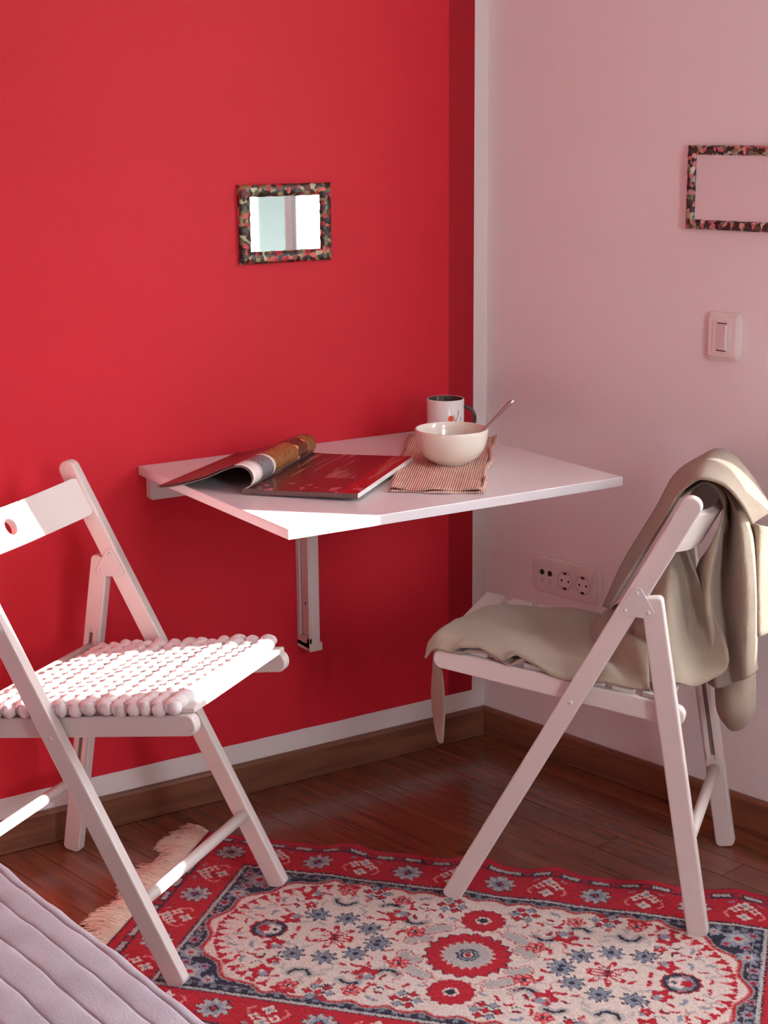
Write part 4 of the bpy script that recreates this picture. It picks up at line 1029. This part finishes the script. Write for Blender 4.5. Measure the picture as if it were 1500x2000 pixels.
for sgn in (-1, 1):
    fb = MB(); strands = 1900 if sgn < 0 else 300
    for k in range(strands):
        yv = -TY + .004 + (2 * TY - .008) * random.random()
        base = centre + E1 * (sgn * (TX - .002)) + E2 * yv
        ln = random.uniform(.045, .068) * (1 + .2 * math.sin(yv * 38)); wob = random.uniform(-.026, .026) + .016 * math.sin(yv * 60)
        h = random.uniform(.002, .012); pts = []
        for q in range(5):
            f = q / 4; pp = base + E1 * sgn * ln * f + E2 * wob * f * f + E2 * .003 * math.sin(f * 6 + k)
            pts.append((pp.x, pp.y, .003 + h * math.sin(PI * min(1, f * 1.05)) + (.0035 if f < .2 else 0) * random.random()))
        fb.tube(pts, [.0013, .0014, .0013, .0012, .0006], 4, caps=False)
    fo_ = obj('fringe', fb, MT['fringe'], rug, smooth=True, fix=False); fo_['kind'] = 'stuff'

# ------------------------------------------------------------------ bed with quilted spread, lower left
BE0 = Vector((-1.460, -.967)); BD_ = Vector((.057, -.482)).normalized(); BN = Vector((-.993, -.117)).normalized()
BN = Vector((BD_.y, -BD_.x)); BN = BN if BN.x < 0 else -BN
start = BE0 - BD_ * .62; blen, bwid, BZ = 2.0, .95, .45
bang = math.atan2(BD_.y, BD_.x)
def bw_(l, n_, z): q = start + BD_ * l + BN * n_; return (q.x, q.y, z)
def quilt_mat():
    m = pmat('lilac_grey_quilt', (176, 168, 177), .9, .2, 11, .45, 350, spec=.1, bdist=.002)
    m.node_tree.nodes['Principled BSDF'].inputs['Sheen Weight'].default_value = .15; return m
MT['quilt'] = quilt_mat(); MT['bedbase'] = pmat('bed_fabric', (150, 140, 144), .9); MT['bedleg'] = pmat('bed_leg_wood', (70, 50, 40), .5)
bed = empty('bed', bw_(blen / 2, bwid / 2, 0)); bed.rotation_euler = (0, 0, bang); tag(bed, 'low bed under the grey quilted bedspread', 'bed')
yy = 1 if (Vector((-BD_.y, BD_.x)) - BN).length < .5 else -1
obj('bed_base', MB().box((-blen / 2 + .02, -bwid / 2 + .02, .10), (blen / 2 - .02, bwid / 2 - .02, .26)), MT['bedbase'], bed, bevel=.01)
obj('mattress', MB().box((-blen / 2 + .012, -bwid / 2 + .012, .26), (blen / 2 - .012, bwid / 2 - .012, BZ - .013)), MT['bedbase'], bed, bevel=.02, bseg=3)
for sx_ in (-1, 1):
    for sy_ in (-1, 1):
        obj('bed_leg', MB().tube([(sx_ * (blen / 2 - .08), sy_ * (bwid / 2 - .08), 0), (sx_ * (blen / 2 - .08), sy_ * (bwid / 2 - .08), .10)], .022, 16), MT['bedleg'], bed)
# bedspread: top with stitched channels parallel to the long edge, falling over both sides
prof = []   # (n, dz): across the bed
prof += [(-.006, -.24), (-.006, -.15), (-.006, -.05), (-.005, -.012), (-.0025, -.004), (.001, -.0008), (.005, 0), (.0095, -.0004), (.0105, -.0028), (.0115, -.0004)]
k_ = .0435
while k_ < bwid - .03:
    a0 = prof[-1][0]
    for f in (.08, .25, .5, .75, .92): prof.append((a0 + (k_ - .0016 - a0) * f, .0007 * math.sin(PI * f)))
    prof += [(k_ - .0016, -.0004), (k_, -.0034), (k_ + .0016, -.0004)]; k_ += .0413
prof += [(bwid - .01, 0), (bwid, -.004), (bwid + .006, -.05), (bwid + .006, -.24)]
nl = 110; rows = []
for i in range(nl + 1):
    l = -.006 + (blen + .012) * i / nl
    rows.append([bw_(l, n_ + .0012 * math.sin(l * 19 + 3 * n_), BZ + dz + .0010 * math.sin(l * 43 + n_ * 90) + .0008 * math.sin(l * 91 - n_ * 60)) for n_, dz in prof])
sprd = obj('bedspread', MB().grid(rows), MT['quilt'], None, smooth=True, solid=.005)
tag(sprd, 'pale lilac grey quilted bedspread with stitched channels', 'bedspread')

# ------------------------------------------------------------------ outside the window (seen only in the mirror)
MT['facade'] = pmat('pale_facade', (52, 57, 53), .8, .03, 1.0); MT['rail'] = pmat('balcony_concrete', (78, 78, 75), .8, .03, 2)
nb = empty('neighbour_house', (3.9, -7.6, -6)); nb.rotation_euler = (0, 0, math.radians(-55)); tag(nb, 'pale house across the street reflected in the small mirror', 'building')
obj('facade', MB().box((0, -6, 0), (5, 6, 8.0)), MT['facade'], nb)
for z in (1.5, 4.4, 7.2):
    obj('balcony', MB().box((-.9, -4, z), (0, 4, z + .22)), MT['rail'], nb); obj('railing', MB().box((-.9, -4, z + .9), (-.82, 4, z + 1.0)), MT['rail'], nb)
gr = obj('street', MB().box((1.5, -40, -6.1), (60, 40, -6)), pmat('street_asphalt', (150, 148, 146), .9, .1, 1.0)); struct(gr, 'street far below the window')
